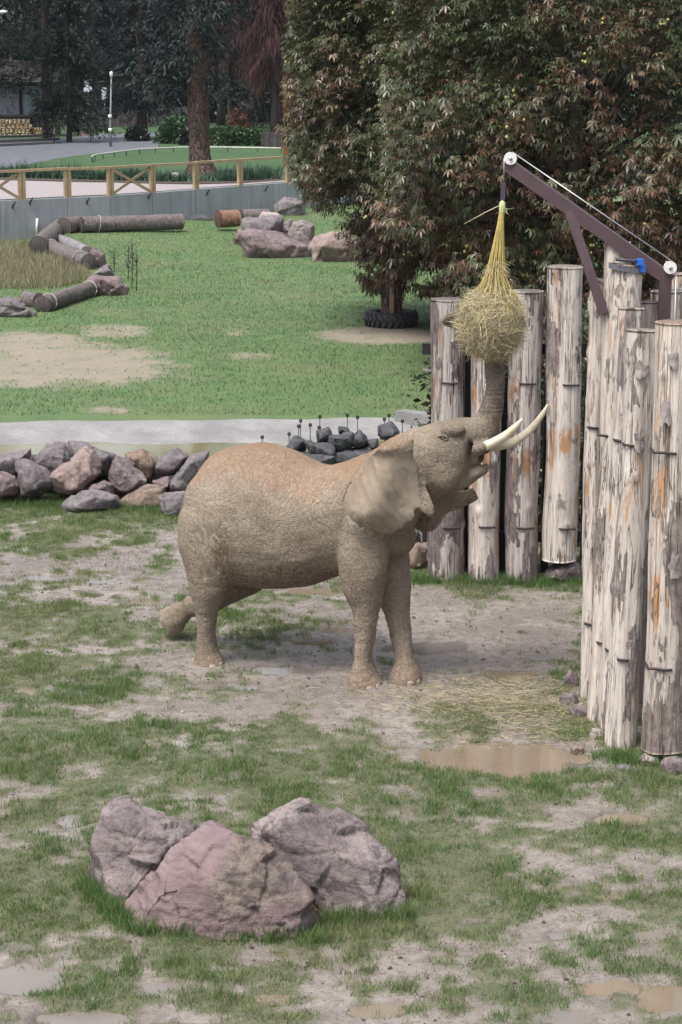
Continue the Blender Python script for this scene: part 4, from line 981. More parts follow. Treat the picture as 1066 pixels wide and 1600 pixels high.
M_IRON = mat_plain('rusty_iron', (.035, .028, .028), .6, .3, 30)
def post(p0, p1, w0, w1, D, Dt, label, seed, mat, bark=.5, staples=(), group='palisade logs', **kw):
    a = V(p0[0], p0[1], D); b = V(p1[0], p1[1], Dt); r0 = w0/2/ppm(a); r1 = w1/2/ppm(b)
    root = thing('palisade_log', label, 'log', a, group)
    v, f, at_ = log_mesh(a, b, r0, r1, seed, bark=bark, **kw)
    o = mk('trunk', v, f, mat, root, True, at_)
    tree = BVHTree.FromPolygons([Vector(p) for p in v], f)
    for (px, py, w_) in staples:
        P = V(px, py, (a[1]+b[1])/2); hw = w_/2/ppm(P); pts = []
        for q in np.linspace(-1, 1, 7):
            h = tree.ray_cast(Vector((P[0]+hw*q*.92, P[1]-1.5, P[2]-.004*q)), Vector((0, 1, 0)))
            pts.append(np.array(h[0]) if h[0] is not None else np.array([P[0]+hw*q, P[1], P[2]-.004*q]))
        y0 = min(p[1] for p in pts)-.02
        path = [pts[0]+np.array([0, .03, 0])]+[np.array([p[0], min(p[1]-.014, y0+.03), p[2]]) for p in pts]+[pts[-1]+np.array([0, .03, 0])]
        mk('staple', *tube_vf(path, .0125, 6), M_IRON, o)
    # curled flakes of bark
    return root, tree
BD = 25.55
post((696, 906), (698, 468), 54, 50, BD, BD, 'grey palisade log with dark top, beside the steel upright and the lawn', 11, ML_B, .50, [(702, 595, 24), (704, 819, 26)])
post((757, 909), (762, 500), 48, 46, BD, BD, 'palisade log with faint blue paint mark at its foot, behind the trunk', 12, ML_A, .28, [(760, 819, 26)])
post((816, 908), (823, 455), 50, 50, BD, BD, 'palisade log with reddish brown upper half, behind the hay ball', 13, ML_B, .45, [(823, 596, 26), (819, 820, 27)])
post((876, 874), (884, 417), 54, 56, BD-.05, BD-.05, 'tallest back palisade log, ending above the wedge stone', 14, ML_A, .40, [(890, 598, 26), (884, 821, 26)])
post((921, 1100), (939, 446), 34, 34, 20.55, 20.9, 'slim pale palisade log at the corner under the hoist brace', 15, ML_A, .22, [(926, 667, 16), (918, 967, 14)], broken=.12)
Q2 = post((939, 1133), (979, 416), 42, 50, 19.75, 20.15, 'very tall pale log with a grey strap round its top', 16, ML_C, .30, [(942, 680, 14), (936, 994, 15)])
post((951, 1140), (964, 396), 30, 40, 20.15, 20.55, 'splintered log standing behind the strapped log', 17, ML_C, .1, [], broken=.14)
post((955, 1150), (986, 482), 40, 42, 19.45, 19.75, 'grey topped log squeezed behind the strapped log and its barkless neighbour', 18, ML_A, .42, [(966, 687, 14), (951, 1008, 15)])
Q4 = post((969, 1174), (1003, 516), 50, 50, 18.95, 19.15, 'pale log with rusty red foot, beside the thickest log', 19, ML_A, .26, [(980, 693, 14), (969, 1022, 16)])
Q5 = post((1036, 1169), (1059, 504), 66, 64, 18.55, 18.6, 'thickest palisade log with peeling dark bark', 20, ML_C, .52, [(1035, 702, 34), (1026, 1036, 38)], na=72)
post((1012, 1100), (1018, 472), 30, 30, 20.4, 20.6, 'dark grey log top behind the rusty footed log', 21, ML_B, .3)
post((1045, 1090), (1043, 455), 52, 52, 20.9, 21.0, 'broad grey log behind the hoist mast', 22, ML_B, .35)
post((1062, 1090), (1066, 428), 30, 30, 21.4, 21.5, 'reddish log rising behind the broad grey one', 23, ML_C, .1)
# steel carriers of the palisade
fr = thing('steel_frame', 'dark steel frame carrying the back row of palisade logs', 'frame', V(728, 905, 25.9))
M_DST = mat_plain('dark_steel', (.022, .02, .022), .6, .2, 8)
for px in (728, 785, 850, 912): a = V(px, 908, 25.95); mk('upright', *beam_vf((a[0], a[1], -.1), (a[0], a[1], 3.2 if px == 728 else 2.6), .10, .10), M_DST, fr, False)
for py in (545, 838): a = V(660, py, 25.84); b = V(930, py, 25.84); mk('rail', *beam_vf(a, b, .07, .14), M_DST, fr, False)
fr = thing('steel_frame', 'dark steel rail behind the near palisade corner', 'frame', (V(1000, 1100, 20.6)[0], 20.6, 0))
for z in (1.0, 2.7): mk('rail', *beam_vf((V(915, 1000, 20.95)[0], 20.95, z), (V(1100, 1000, 20.1)[0]+.2, 20.15, z), .06, .12), M_DST, fr, False)
for px, D in ((950, 20.85), (1090, 20.2)): a = V(px, 1050, D); mk('upright', *beam_vf((a[0], a[1]+.05, -.1), (a[0], a[1]+.05, 3.0), .1, .1), M_DST, fr, False)
# strap round the tall log
sp = V(980, 416, 20.15); rs = 26/ppm(sp)+.012
stp = thing('strap', 'grey strap with blue buckles round the top of the tallest log', 'strap', sp)
a = Acc(); pts = [sp+np.array([rs*math.cos(t), rs*math.sin(t), -.02+.03*math.cos(t)*-1]) for t in np.linspace(0, 2*math.pi, 25)]
for p, q in zip(pts, pts[1:]): a.add(*beam_vf(p, q, .012, .05))
a.build('band', mat_plain('grey_webbing', (.12, .12, .14), .7), stp, smooth=False)
mk('tensioner_bar', *tube_vf([V(962, 405, sp[1]-rs), V(985, 407, sp[1]-rs-.02), V(1000, 409, sp[1]-rs+.05)], .016, 8), mat_plain('dark_bar', (.05, .05, .06), .4), stp)
M_BLUE = mat_plain('blue_plastic', (.02, .14, .55), .4, .15, 20, .5)
mk('buckle', *box_vf(V(1000, 409, sp[1]-rs+.03), .06, .06, .06, .3), M_BLUE, stp, False); mk('buckle', *box_vf(V(1002, 419, sp[1]-rs+.06), .05, .08, .07, .5), M_BLUE, stp, False)
# peeling bark flakes on the near logs
M_FLK = mat_plain('bark_flake', (.20, .175, .165), .8, .5, 9)
def flake(root_tree, px, py, w_, h_, D, seed):
    root, tree = root_tree; P = V(px, py, D); h = tree.ray_cast(Vector((P[0], P[1]-1.5, P[2])), Vector((0, 1, 0)))
    if h[0] is None: return
    P = np.array(h[0]); s_ = ppm(P); w_ /= s_; h_ /= s_; rnd = random.Random(seed); n = 14; vs = []; f = []
    for k in (0, 1):
        vs.append((P[0], P[1]-.03+k*.012, P[2]))
        for i in range(n):
            t = 2*math.pi*i/n; r_ = rnd.uniform(.55, 1.05) if k == 0 else R0[i]
            if k == 0: R0 = (R0 if i else [])+[r_]
            x_, z_ = .5*w_*r_*math.cos(t), .5*h_*r_*math.sin(t)
            vs.append((P[0]+x_, P[1]-.012-.05*max(0, -z_/h_*2)**1.4+k*.012+2.2*x_*x_, P[2]+z_))
    for i in range(n):
        j = (i+1) % n; f += [(0, 1+j, 1+i), (n+1, n+2+i, n+2+j), (1+i, 1+j, n+2+j, n+2+i)]
    mk('bark_flake', vs, f, M_FLK, root, False)
flake(Q2, 947, 572, 20, 36, 19.7, 1); flake(Q2, 957, 585, 14, 40, 19.7, 5); flake(Q4, 1004, 580, 26, 34, 18.9, 2); flake(Q4, 985, 560, 12, 30, 18.9, 3); flake(Q5, 1052, 560, 22, 40, 18.5, 4); flake(Q5, 1040, 640, 24, 50, 18.5, 6); flake(Q5, 1050, 880, 26, 60, 18.5, 7); flake(Q4, 1000, 690, 18, 50, 18.9, 8); flake(Q2, 945, 830, 10, 40, 19.7, 9)

# --- fallen logs lying on the lawn
ML_D = mat_log('bark_log', (.17, .15, .145), (.2, .13, .1), (.07, .06, .058), (.08, .068, .066))
ML_E = mat_log('smooth_log', (.27, .26, .28), (.18, .15, .14), (.12, .10, .10), (.09, .08, .08))
M_TWINE = mat_plain('pale_rope', (.28, .26, .235), .8)
def lying(q0, q1, rpx, label, seed, mat, bark=.9, bands=(), lift=0.0):
    g0, g1 = G(*q0), G(*q1); r = rpx/ppm((g0+g1)/2)
    # pixels mark the log's axis: its depth is where the ground below the axis lies
    def axisp(q):
        d = ray(*q); t = (r*.92+lift-CH)/d[2]; return CP+d*t
    a, b = axisp(q0), axisp(q1)
    root = thing('fallen_log', label, 'log', ((a+b)/2)*np.array([1, 1, 0]), 'logs round the dry grass')
    v, f, at_ = log_mesh(a, b, r, r*.97, seed, .02, bark, 28, .12); tk = mk('trunk', v, f, mat, root, True, at_)
    for t in bands:
        c = a+(b-a)*t; tt, u, n = frame(b-a); mk('rope_band', *tube_vf([c+(u*math.cos(s)+n*math.sin(s))*(r*1.08)+tt*.05*math.sin(s) for s in np.linspace(0, 6.283, 20)], .022, 5), M_TWINE, tk)
    return root
lying((126, 351), (284, 346), 11, 'long dark log lying along the concrete wall', 31, ML_D, .9, (.17,), lift=.36)
lying((100, 354), (127, 350), 12, 'short reddish log butting against the long one', 32, ML_D, .5, lift=.3)
lying((59, 383), (96, 352), 12, 'dark log at the bend of the log chain', 33, ML_D, .9, lift=.16)
lying((80, 370), (137, 394), 9.5, 'smooth bluish barkless log lying downhill', 34, ML_E, 0)
lying((72, 384), (138, 410), 12, 'dark log with sawn end beside the smooth one', 35, ML_D, .9, (.12, .85))
lying((66, 476), (150, 449), 12.5, 'thick log with roped ends nearest the mud patch', 36, ML_D, .7, (.1, .85))
lying((40, 466), (62, 470), 11.5, 'short dark log stub behind the thick roped log', 37, ML_D, .95)
lying((340, 342), (372, 341), 12, 'short rusty brown log by the concrete wall', 38, mat_log('rust_log', (.24, .14, .1), (.4, .18, .08), (.08, .05, .045), (.07, .05, .045)), .4, lift=.36)
lying((376, 338), (420, 337), 10, 'log partly hidden behind the layered slab', 39, ML_D, .6, lift=.36)
def rl(z): return [(a*.2064, 320+b*.2064) for a, b in z]
LST = [([(678, 340), (720, 315), (790, 380), (812, 430), (745, 475), (690, 450)], 62.5, RK_PURP, 'purple rock at the end of the smooth log'), ([(698, 525), (760, 480), (822, 440), (868, 510), (842, 540)], 60.5, RK_GREY, 'grey rock under a rope on the log chain'),
       ([(630, 560), (700, 530), (900, 540), (978, 620), (900, 660), (740, 685), (650, 640)], 58.5, RK_PURP, 'broad flat purple rock at the end of the thick log'), ([(-60, 720), (70, 690), (150, 720), (290, 828), (180, 845), (-60, 845)], 56.2, RK_GREY, 'split grey rock at the head of the log chain'),
       ([(890, 640), (950, 600), (980, 625), (960, 655)], 58.0, RK_PINK, 'little pink stone beside the flat purple rock')]
for i, (z, D, mt, lb) in enumerate(LST): rock_outline(rl(z), D, .9, 'rock', mt, lb, 150+i, group='rocks in the log chain', gnd='auto')

# --- tractor tyre round the chestnut trunk
TB = G(612, 512); TBt = np.array([TB[0], TB[1]+.35, 0])
M_RUB = mat_plain('black_rubber', (.028, .03, .034), .6, .3, 10, .4)
ty = thing('tractor_tyre', 'black tractor tyre with chunky tread laid round the chestnut trunk', 'tyre', TBt)
Ro = 40/ppm(TBt); a = Acc(); prof = [(.55, .05), (.62, .02), (.85, .0), (.97, .05), (1.0, .12), (1.0, .28), (.97, .35), (.85, .40), (.62, .38), (.55, .33)]
na = 72; rings = [[TBt+np.array([Ro*r_*math.cos(t), Ro*r_*math.sin(t), z_]) for r_, z_ in prof] for t in np.linspace(0, 2*math.pi, na, endpoint=False)]
k = len(prof); v = [p for r_ in rings for p in r_]; f = [(i*k+j, ((i+1) % na)*k+j, ((i+1) % na)*k+(j+1) % k, i*k+(j+1) % k) for i in range(na) for j in range(k)]
carc = mk('carcass', v, f, M_RUB, ty)
for i in range(26):
    for s in (0, 1):
        t0 = 2*math.pi*(i+.5*s)/26; t1 = t0+.16*(1 if s else 1)
        p = lambda t, z, r_: TBt+np.array([Ro*r_*math.cos(t), Ro*r_*math.sin(t), z])
        z0, z1 = (.03, .22) if s == 0 else (.37, .18)
        mk('tread_lug', *beam_vf(p(t0, z0, .99), p(t1, z1, 1.03), .05, .06), M_RUB, carc, False)

# ==================================================================  TREES
M_LEAF = mat_attr_leaf('chestnut_leaf', .38, .18, .2, .45)
M_NEED = mat_attr_leaf('needle_foliage', .6, .12, .3, .3)
m = M('bark', .85, .2); n = m.noise(1.0, 7, m.co((5, 5, 1.2)), .65, .4); vq = m.vor(4, m.co((2.2, 2.2, .6)))
m.base(m.mix(m.ramp(vq, [(0, .8), (.12, 0.0)]), m.ramp(n, [(.3, (.085, .055, .045)), (.7, (.19, .13, .105))]), (.03, .022, .02))); m.bump(m.ramp(vq, [(0, 0.0), (.2, 1.0)]), .9, .08); m.bump(n, .5, .04); M_BARK = m.m
M_BARKD = mat_plain('dark_bark', (.045, .034, .03), .9, .35, 5, .2, .5, (4, 4, 1))
# diamond leaves: frame vectors -> two triangles folded along the midrib
def leaflets(P, d, s, L, W, col, name, mat, parent, fold=.18, droop=.25):
    """P base, d direction, s sideways; each leaflet is two triangles folded along the midrib"""
    nrm = np.cross(d, s)
    down = np.array([0, 0, -1.0])
    a = P; mid = P+d*(L*.58)[:, None]+down*(L*droop*.25)[:, None]; tip = P+d*L[:, None]+down*(L*droop)[:, None]
    l = mid+s*(W*.5)[:, None]+nrm*(W*fold)[:, None]; r = mid-s*(W*.5)[:, None]+nrm*(W*fold)[:, None]
    n = len(P); v = np.stack([a, l, tip, r], 1).reshape(-1, 3); i = np.arange(n)[:, None]*4
    f = np.concatenate([i+np.array([[0, 2, 1]]), i+np.array([[0, 3, 2]])])
    o = mk(name, v, f, mat, parent, False, {'Col': np.repeat(np.clip(col, .005, 1), 4, 0)})
    return tag(o, kind='stuff')
def unit(a): return a/(np.linalg.norm(a, axis=-1, keepdims=True)+1e-9)
def palmate(centres, outward, rg, size, colf, name, parent):
    n = len(centres); k = 5
    ax = unit(outward+rg.normal(size=(n, 3))*.75+np.array([0, 0, -.3])); sd_ = unit(np.cross(ax, rg.normal(size=(n, 3))*.25+np.array([0, 0, 1.0])))
    ang = np.linspace(-1.9, 1.9, k)
    Ls = size*rg.uniform(.55, 1.45, n)
    P = np.repeat(centres, k, 0); A = np.tile(ang, n); AX = np.repeat(ax, k, 0); SD = np.repeat(sd_, k, 0)
    d = unit(AX*np.cos(A)[:, None]+SD*np.sin(A)[:, None]); s = unit(-AX*np.sin(A)[:, None]+SD*np.cos(A)[:, None])
    L = np.repeat(Ls, k)*(1-.30*np.abs(A)/1.9)*rg.uniform(.85, 1.1, n*k)
    col = np.repeat(colf, k, 0)*rg.uniform(.8, 1.2, (n*k, 1))
    return leaflets(P, d, s, L, L*.33, col, name, M_LEAF, parent, droop=.5)
def limb_tree(acc, base, top, r0, r1, seed, n=8, wob=.15):
    rnd = random.Random(seed); p = []
    for i in range(n+1):
        q = i/n; w_ = wob*math.sin(q*math.pi)
        p.append(np.asarray(base)*(1-q)+np.asarray(top)*q+np.array([rnd.uniform(-w_, w_), rnd.uniform(-w_, w_), 0]))
    acc.add(*tube_vf(p, np.linspace(r0, r1, n+1), 10))
    return p
def chestnut(base, cen, rad, label, seed, nclump, nleaf, trunk_r, keep=None, fruit=120):
    rg = np.random.default_rng(seed); base = np.asarray(base, float); cen = np.asarray(cen, float); rad = np.asarray(rad, float)
    root = thing('chestnut_tree', label, 'tree', base, 'chestnut trees')
    a = Acc(); limb_tree(a, base-np.array([0, 0, .1]), (base[0]*.6+cen[0]*.4, cen[1], cen[2]), trunk_r, trunk_r*.5, seed)
    u = unit(rg.normal(size=(nclump, 3))); rr = rg.uniform(.25, 1.0, (nclump, 1))**.45
    lob = .82+.36*fbm(u[:, 0]*2.2+seed, u[:, 1]*2.2, u[:, 2]*2.2, 3)[:, None]
    C = cen+u*rr*rad*lob; lo_ = np.clip((cen[2]-C[:, 2:3])/rad[2], 0, 1); C = C+(C-cen)*np.array([1, 1, 0])*.55*lo_
    if keep is not None: C = C[keep(C)]
    for i in range(0, min(len(C), 900), 30):
        q = C[i]; s0 = np.array([base[0], base[1], 1.2+.5*(q[2]-1.2)*.6]); s0 = s0*.7+cen*.3 if q[2] > 3 else s0
        limb_tree(a, s0, q, .06, .012, seed+i, 5, .3)
    mk('trunk', np.concatenate(a.v), a.f, M_BARKD, root)
    per = nleaf//len(C)
    off = rg.normal(size=(len(C), per, 3))*np.array([.27, .27, .17]); off[..., 2] -= .25*(off[..., 0]**2+off[..., 1]**2)
    P = (C[:, None, :]+off).reshape(-1, 3)
    if keep is not None: P = P[keep(P)]
    P = P[P[:, 2] > .25]
    outw = unit((P-cen)/rad)
    # autumn browns at the bottom and the ends of the sprays, grey green higher up
    hb = fbm(P[:, 0]*.7, P[:, 1]*.7, P[:, 2]*.7+3, 3)+.30*sstep(6.5, 2.0, P[:, 2])-.12+rg.normal(0, .16, len(P))
    t = np.clip((hb-.38)/.30, 0, 1)[:, None]
    gcol = np.array([.056, .073, .030])*(1-.35*rg.random((len(P), 1)))+rg.random((len(P), 1))**3*np.array([.05, .055, .03])
    bcol = np.array([.088, .045, .026])*rg.uniform(.55, 1.35, (len(P), 1))+(rg.random((len(P), 1)) < .12)*np.array([.08, .065, .04])
    palmate(P, outw, rg, .14, gcol*(1-t)+bcol*t, 'crown', root)
    # prickly fruit
    sel = rg.choice(len(P), fruit, replace=False); a = Acc(); bm = bmesh.new(); bmesh.ops.create_icosphere(bm, subdivisions=1, radius=1); iv = np.array([q.co[:] for q in bm.verts]); jf = [tuple(w_.index for w_ in q.verts) for q in bm.faces]; bm.free()
    for i in sel:
        for j in range(rg.integers(1, 4)):
            c = P[i]+outw[i]*.18+rg.normal(0, .06, 3); a.add(c+iv*.036*rg.uniform(.85, 1.2), jf)
    o = a.build('fruit', M_FRUIT, root); tag(o, kind='stuff')
    return root
M_FRUIT = mat_plain('green_husk', (.40, .38, .14), .6, .25, 30)
CT = TBt.copy()
cA = V(648, 110, CT[1])
def keepA(P):
    px, py = topx(P[:, 0], P[:, 1], P[:, 2])
    lim = np.interp(py, [-50, 20, 100, 200, 260, 300, 340, 400, 440, 470], [452, 452, 446, 440, 452, 470, 505, 545, 565, 590])
    bl = np.interp(px, [440, 560, 620, 680, 760], [300, 440, 455, 450, 470])
    return (px > lim-14+28*fbm(P[:, 0]*2, P[:, 1]*2, P[:, 2]*2, 3)) & (py < bl+20*fbm(P[:, 0]*2+7, P[:, 1]*2, P[:, 2]*2, 3))
chestnut(CT, cA, (4.6, 3.6, 6.6), 'browning horse chestnut tree standing inside the tractor tyre', 21, 1300, 54000, .24, keepA, 230)
def keepB(P):
    px, py = topx(P[:, 0], P[:, 1], P[:, 2]); return px > 560+70*fbm(P[:, 0], P[:, 1], P[:, 2], 2)+105*sstep(330, 420, py)
cB = V(930, 90, 45.0); bB = np.array([cB[0]-.5, 45.5, 0])
chestnut(bB, cB, (6.6, 3.8, 6.9), 'browning horse chestnut tree rising behind the log palisade', 22, 1500, 60000, .3, keepB, 260)
# trunk sleeve of the chestnut in the tyre: pale stripped side
sl_ = thing('trunk_guard', 'wooden slat guard strapped to the chestnut trunk above the tyre', 'guard', CT)
for i in range(12):
    t = 2*math.pi*i/12; q = CT+np.array([.26*math.cos(t), .26*math.sin(t), 0])
    mk('slat', *box_vf((q[0], q[1], .75), .12, .03, 1.5, t+math.pi/2), M_BARK if i % 3 else mat_plain('pale_slat', (.26, .17, .11), .8), sl_, False)

# --- undergrowth behind the palisade
def shrub(base, rad, label, seed, n, col, name='shrub', size=.09, cat='shrub', group=None, mat=None, droop=.2):
    rg = np.random.default_rng(seed); base = np.asarray(base, float); rad = np.asarray(rad, float)
    root = thing(name, label, cat, base, group)
    a = Acc()
    for i in range(9):
        t = rg.uniform(0, 6.28); limb_tree(a, base, base+np.array([rad[0]*.6*math.cos(t), rad[1]*.6*math.sin(t), rad[2]*rg.uniform(1.0, 1.7)]), .025*max(1, rad[2]), .006, seed+i, 5, .1)
    mk('stems', np.concatenate(a.v), a.f, M_BARKD, root)
    u = unit(rg.normal(size=(n, 3))); u[:, 2] = np.abs(u[:, 2])*1.0; lob = .7+.6*fbm(u[:, 0]*2.5+seed, u[:, 1]*2.5, u[:, 2]*2.5, 3)
    P = base+u*rad*np.array([1, 1, 2.0])*(rg.uniform(.15, 1, (n, 1))**.4)*lob[:, None]
    P[:, 2] = base[2]+np.abs(P[:, 2]-base[2])
    d = unit(u+rg.normal(size=(n, 3))*.7); s = unit(np.cross(d, rg.normal(size=(n, 3))))
    L = size*rg.uniform(.6, 1.4, n); c = np.array(col)*rg.uniform(.5, 1.5, (n, 1))*(1+rg.normal(0, .12, (n, 3)))
    leaflets(P, d, s, L, L*.5, c, 'foliage', mat or M_LEAF, root, droop=droop)
for i, (px, D, rx) in enumerate(((722, 28.6, .55), (745, 29.2, 1.0), (800, 28.8, .9), (850, 29.6, 1.0), (905, 28.6, .9), (960, 28.0, 1.1), (1030, 27.5, 1.2))):
    b = G(px, 800); b = np.array([V(px, 800, D)[0], D, 0])
    shrub(b, (rx, .8, 1.5), ['dark leafy shrub behind the steel upright', 'brown leafed shrub behind the trunk', 'shrub behind the hay ball log', 'shrub between the two tallest back logs', 'green shrub showing beside the palisade corner', 'shrub hidden behind the slim corner log', 'shrub behind the thickest palisade log'][i], 300+i, 2600, (.045, .042, .022) if i not in (4,) else (.07, .10, .04), size=.13, group='undergrowth behind the palisade')

# --- background trees
def conifer(base, H, zb, rmax, label, seed, n, col, trunk_r, name='conifer', cat='tree', size=.5, droop=.5, group='trees behind the enclosure', shape=.8, trunk_mat=None, jit=.25, slim=.3):
    rg = np.random.default_rng(seed); base = np.asarray(base, float)
    root = thing(name, label, cat, base, group)
    a = Acc(); limb_tree(a, base-np.array([0, 0, .2]), base+np.array([0, 0, H]), trunk_r, trunk_r*.25, seed, 10, .15)
    nb = 70; zz = zb+(H-zb)*rg.uniform(0, 1, nb)**1.1; az = rg.uniform(0, 6.283, nb); R_ = rmax*(1-(zz-zb)/(H-zb+.01))**shape*rg.uniform(.65, 1.1, nb)+.3
    P = []; Dv = []
    per = n//nb
    for i in range(nb):
        dirh = np.array([math.cos(az[i]), math.sin(az[i]), 0]); q = rg.uniform(.1, 1, per)
        c = base+np.array([0, 0, zz[i]])+dirh*(q*R_[i])[:, None]; c[:, 2] -= droop*R_[i]*q**1.6*.6
        c += rg.normal(size=(per, 3))*np.array([jit, jit, jit*.8])*(.4+.6*R_[i]/rmax)*rmax*.28
        P.append(c); Dv.append(np.tile(dirh+np.array([0, 0, -droop]), (per, 1)))
        if i % 2 == 0: limb_tree(a, base+np.array([0, 0, zz[i]]), base+np.array([0, 0, zz[i]-droop*R_[i]*.5])+dirh*R_[i]*.9, .05, .012, seed+i, 4, .1)
    mk('trunk', np.concatenate(a.v), a.f, trunk_mat or M_BARKD, root)
    P = np.concatenate(P); d = unit(np.concatenate(Dv)+rg.normal(size=(len(P), 3))*.55); s = unit(np.cross(d, rg.normal(size=(len(P), 3))))
    ok = P[:, 2] > base[2]+.3; P, d, s = P[ok], d[ok], s[ok]
    L = size*rg.uniform(.5, 1.3, len(P)); c = np.array(col)*rg.uniform(.3, 1.5, (len(P), 1))*(1+rg.normal(0, .1, (len(P), 3)))
    leaflets(P, d, s, L, L*slim, c, 'crown', M_NEED, root, droop=droop*.5)
    return root
DK = (.011, .019, .018); DG = (.018, .028, .018)
BIG = G(314, 271, ZU)
big = thing('pine_tree', 'tall old pine with thick furrowed trunk on the upper lawn', 'tree', BIG)
a = Acc(); r0 = 16/ppm(BIG); rt = 11/ppm(BIG)
prof = [(0, r0*1.9), (.25, r0*1.45), (.7, r0*1.12), (1.8, r0), (5, r0*.88), (9, rt), (14, rt*.8), (20, .1)]
tv = []; top = V(303, 0, BIG[1])
pts = []; rad = []
for z, r_ in prof:
    q = z/8.4; pts.append([BIG[0]+(top[0]-BIG[0])*min(q, 1.6), BIG[1], BIG[2]+z-.1]); rad.append(r_)
p, r_ = spline(np.array(pts), rad, 90); v, f = tube_vf(p, r_, 48); v = np.array(v)
ax = np.repeat(p, 48, 0); dd = v-ax; th = np.arctan2(dd[:, 1], dd[:, 0]); nn_ = fbm(np.cos(th)*4, np.sin(th)*4, v[:, 2]*1.2, 4)-.5; v = ax+dd*(1+nn_*.42)[:, None]
mk('trunk', v, f, M_BARK, big)
rg = np.random.default_rng(9)
P = []; Dv = []
for i in range(60):
    z = rg.uniform(4.6, 16); az = rg.uniform(0, 6.283); L = rg.uniform(1.6, 4.2); dh = np.array([math.cos(az), math.sin(az), 0]); q = rg.uniform(.25, 1, 150)
    c = BIG+np.array([-.3, 0, z])+dh*(q*L)[:, None]; c[:, 2] -= .35*L*q**1.5; c += rg.normal(size=(150, 3))*.3; P.append(c); Dv.append(np.tile(dh+np.array([0, 0, -.4]), (150, 1)))
P = np.concatenate(P); d = unit(np.concatenate(Dv)+rg.normal(size=(len(P), 3))*.6); s = unit(np.cross(d, rg.normal(size=(len(P), 3)))); L = .32*rg.uniform(.5, 1.3, len(P))
leaflets(P, d, s, L, L*.3, np.array(DK)*1.2*rg.uniform(.4, 1.5, (len(P), 1)), 'crown', M_NEED, big)
def ub(px, py): return G(px, py, ZU)
BG = [(222, 216, 16, 2.2, 4.0, 'dark conifer with slim bare trunk beside the road', DK, .45), (108, 222, 11, 1.2, 2.8, 'drooping dark conifer in front of the low ochre stone wall', DG, .22), (74, 219, 18, 4.6, 5.0, 'tall conifer overhanging the kiosk roof', DG, .4),
      (-22, 224, 20, 4.6, 6.0, 'broad conifer beside the kiosk end', DK, .4), (150, 196, 19, 3.0, 4.0, 'conifer behind the lamp post', DK, .4), (185, 192, 20, 4.0, 4.4, 'dense conifer behind the white signboard', DK, .4), (262, 192, 20, 2.6, 4.2, 'dark conifer behind the round bush', DK, .4),
      (345, 196, 19, 1.5, 4.4, 'dense conifer behind the clipped hedge', DK, .4), (390, 200, 18, 1.2, 4.6, 'dark conifer between hedge and orange post', DK, .4), (440, 205, 18, 1.0, 4.6, 'conifer beside the chestnut edge', DK, .4), (500, 205, 18, 1.0, 4.6, 'conifer mostly hidden by the chestnut', DK, .4), (240, 186, 22, 5, 5.2, 'far tall spruce behind the slim trunk', DK, .4),
      (310, 186, 22, 3, 5.2, 'far tall spruce behind the old pine', DK, .4), (90, 188, 22, 4, 5.2, 'far tall spruce behind the drooping conifer', DG, .4), (-30, 190, 22, 5, 5.2, 'far spruce beyond the kiosk', DK, .4), (410, 188, 22, 2, 5.2, 'far spruce behind the russet larch', DK, .4), (135, 184, 23, 4, 5.4, 'farthest spruce over the road', DK, .4), (360, 184, 23, 2.5, 5.4, 'farthest spruce over the hedge', DK, .4)]
for i, (px, py, H, zb, rm, lb, c, tr_) in enumerate(BG): conifer(ub(px, py), H, zb, rm, lb, 400+i, 12600, c, tr_, size=.34)
conifer(ub(428, 214), 15, 5.0, 3.0, 'russet larch with drooping bare twigs beside the chestnut', 450, 9000, (.10, .052, .045), .3, 'larch', size=.6, droop=1.5, jit=.3, slim=.07)
conifer(ub(360, 205), 12, 6.0, 2.4, 'thin russet larch behind the old pine', 451, 5000, (.075, .042, .04), .2, 'larch', size=.6, droop=1.4, jit=.3, slim=.07)
# far wood closing the view
rg = np.random.default_rng(77); n = 60000
X = rg.uniform(-75, 75, n); Y = 205+rg.normal(0, 3, n)+6*fbm(X*.1, X*0, o=3); Z = ZU+rg.uniform(0, 1, n)**.8*(17+6*fbm(X*.12+4, X*0, o=3))
P = np.stack([X, Y, Z], 1); d = unit(rg.normal(size=(n, 3))+np.array([0, -.6, -.6])); s = unit(np.cross(d, rg.normal(size=(n, 3)))); L = rg.uniform(.5, 1.4, n)
wood = leaflets(P, d, s, L, L*.5, np.array([.010, .016, .017])*rg.uniform(.3, 1.7, (n, 1)), 'far_wood', M_NEED, None); tag(wood, 'far dark wood closing the view behind the conifers', 'wood')

# hedges, bushes and bed plants
HG = (.035, .075, .025)
for i, (px, py, rx, rz, lb) in enumerate(((272, 224, 1.3, .95, 'round green bush beside the old pine trunk'), (340, 226, 1.4, .55, 'clipped green hedge piece touching the old pine trunk'), (365, 227, 1.4, .6, 'clipped green hedge piece in the middle'), (392, 227, 1.3, .5, 'darker hedge end by the brown fence'), (214, 220, .8, .5, 'low dark bush at the slim conifer trunk'), (300, 226, .9, .55, 'hedge piece behind the old pine trunk'))):
    shrub(ub(px, py), (rx, 1.0, rz), lb, 500+i, 2200, HG if i < 4 else DG, size=.28, name='bush', cat='bush', group='bushes on the upper lawn')
shrub(ub(372, 214), (1.0, .8, 1.0), 'reddish brown bush above the hedge', 520, 900, (.12, .05, .03), size=.28, name='bush', cat='bush')
rg = np.random.default_rng(31)
def tuft(base, h, n, spread, col, label, name, cat, group, wd=.012):
    root = thing(name, label, cat, base, group); P0 = np.asarray(base)+rg.normal(size=(n, 3))*np.array([spread, spread*.6, 0])
    o = strips(P0, rg.normal(size=(n, 3))*np.array([.45, .45, 0])+np.array([0, 0, 1.0]), h*rg.uniform(.6, 1.2, n), np.full(n, wd), np.clip(np.array(col)*rg.uniform(.5, 1.5, (n, 1)), 0, 1), 'blades', M_NEED, root); tag(o, kind='stuff'); return root
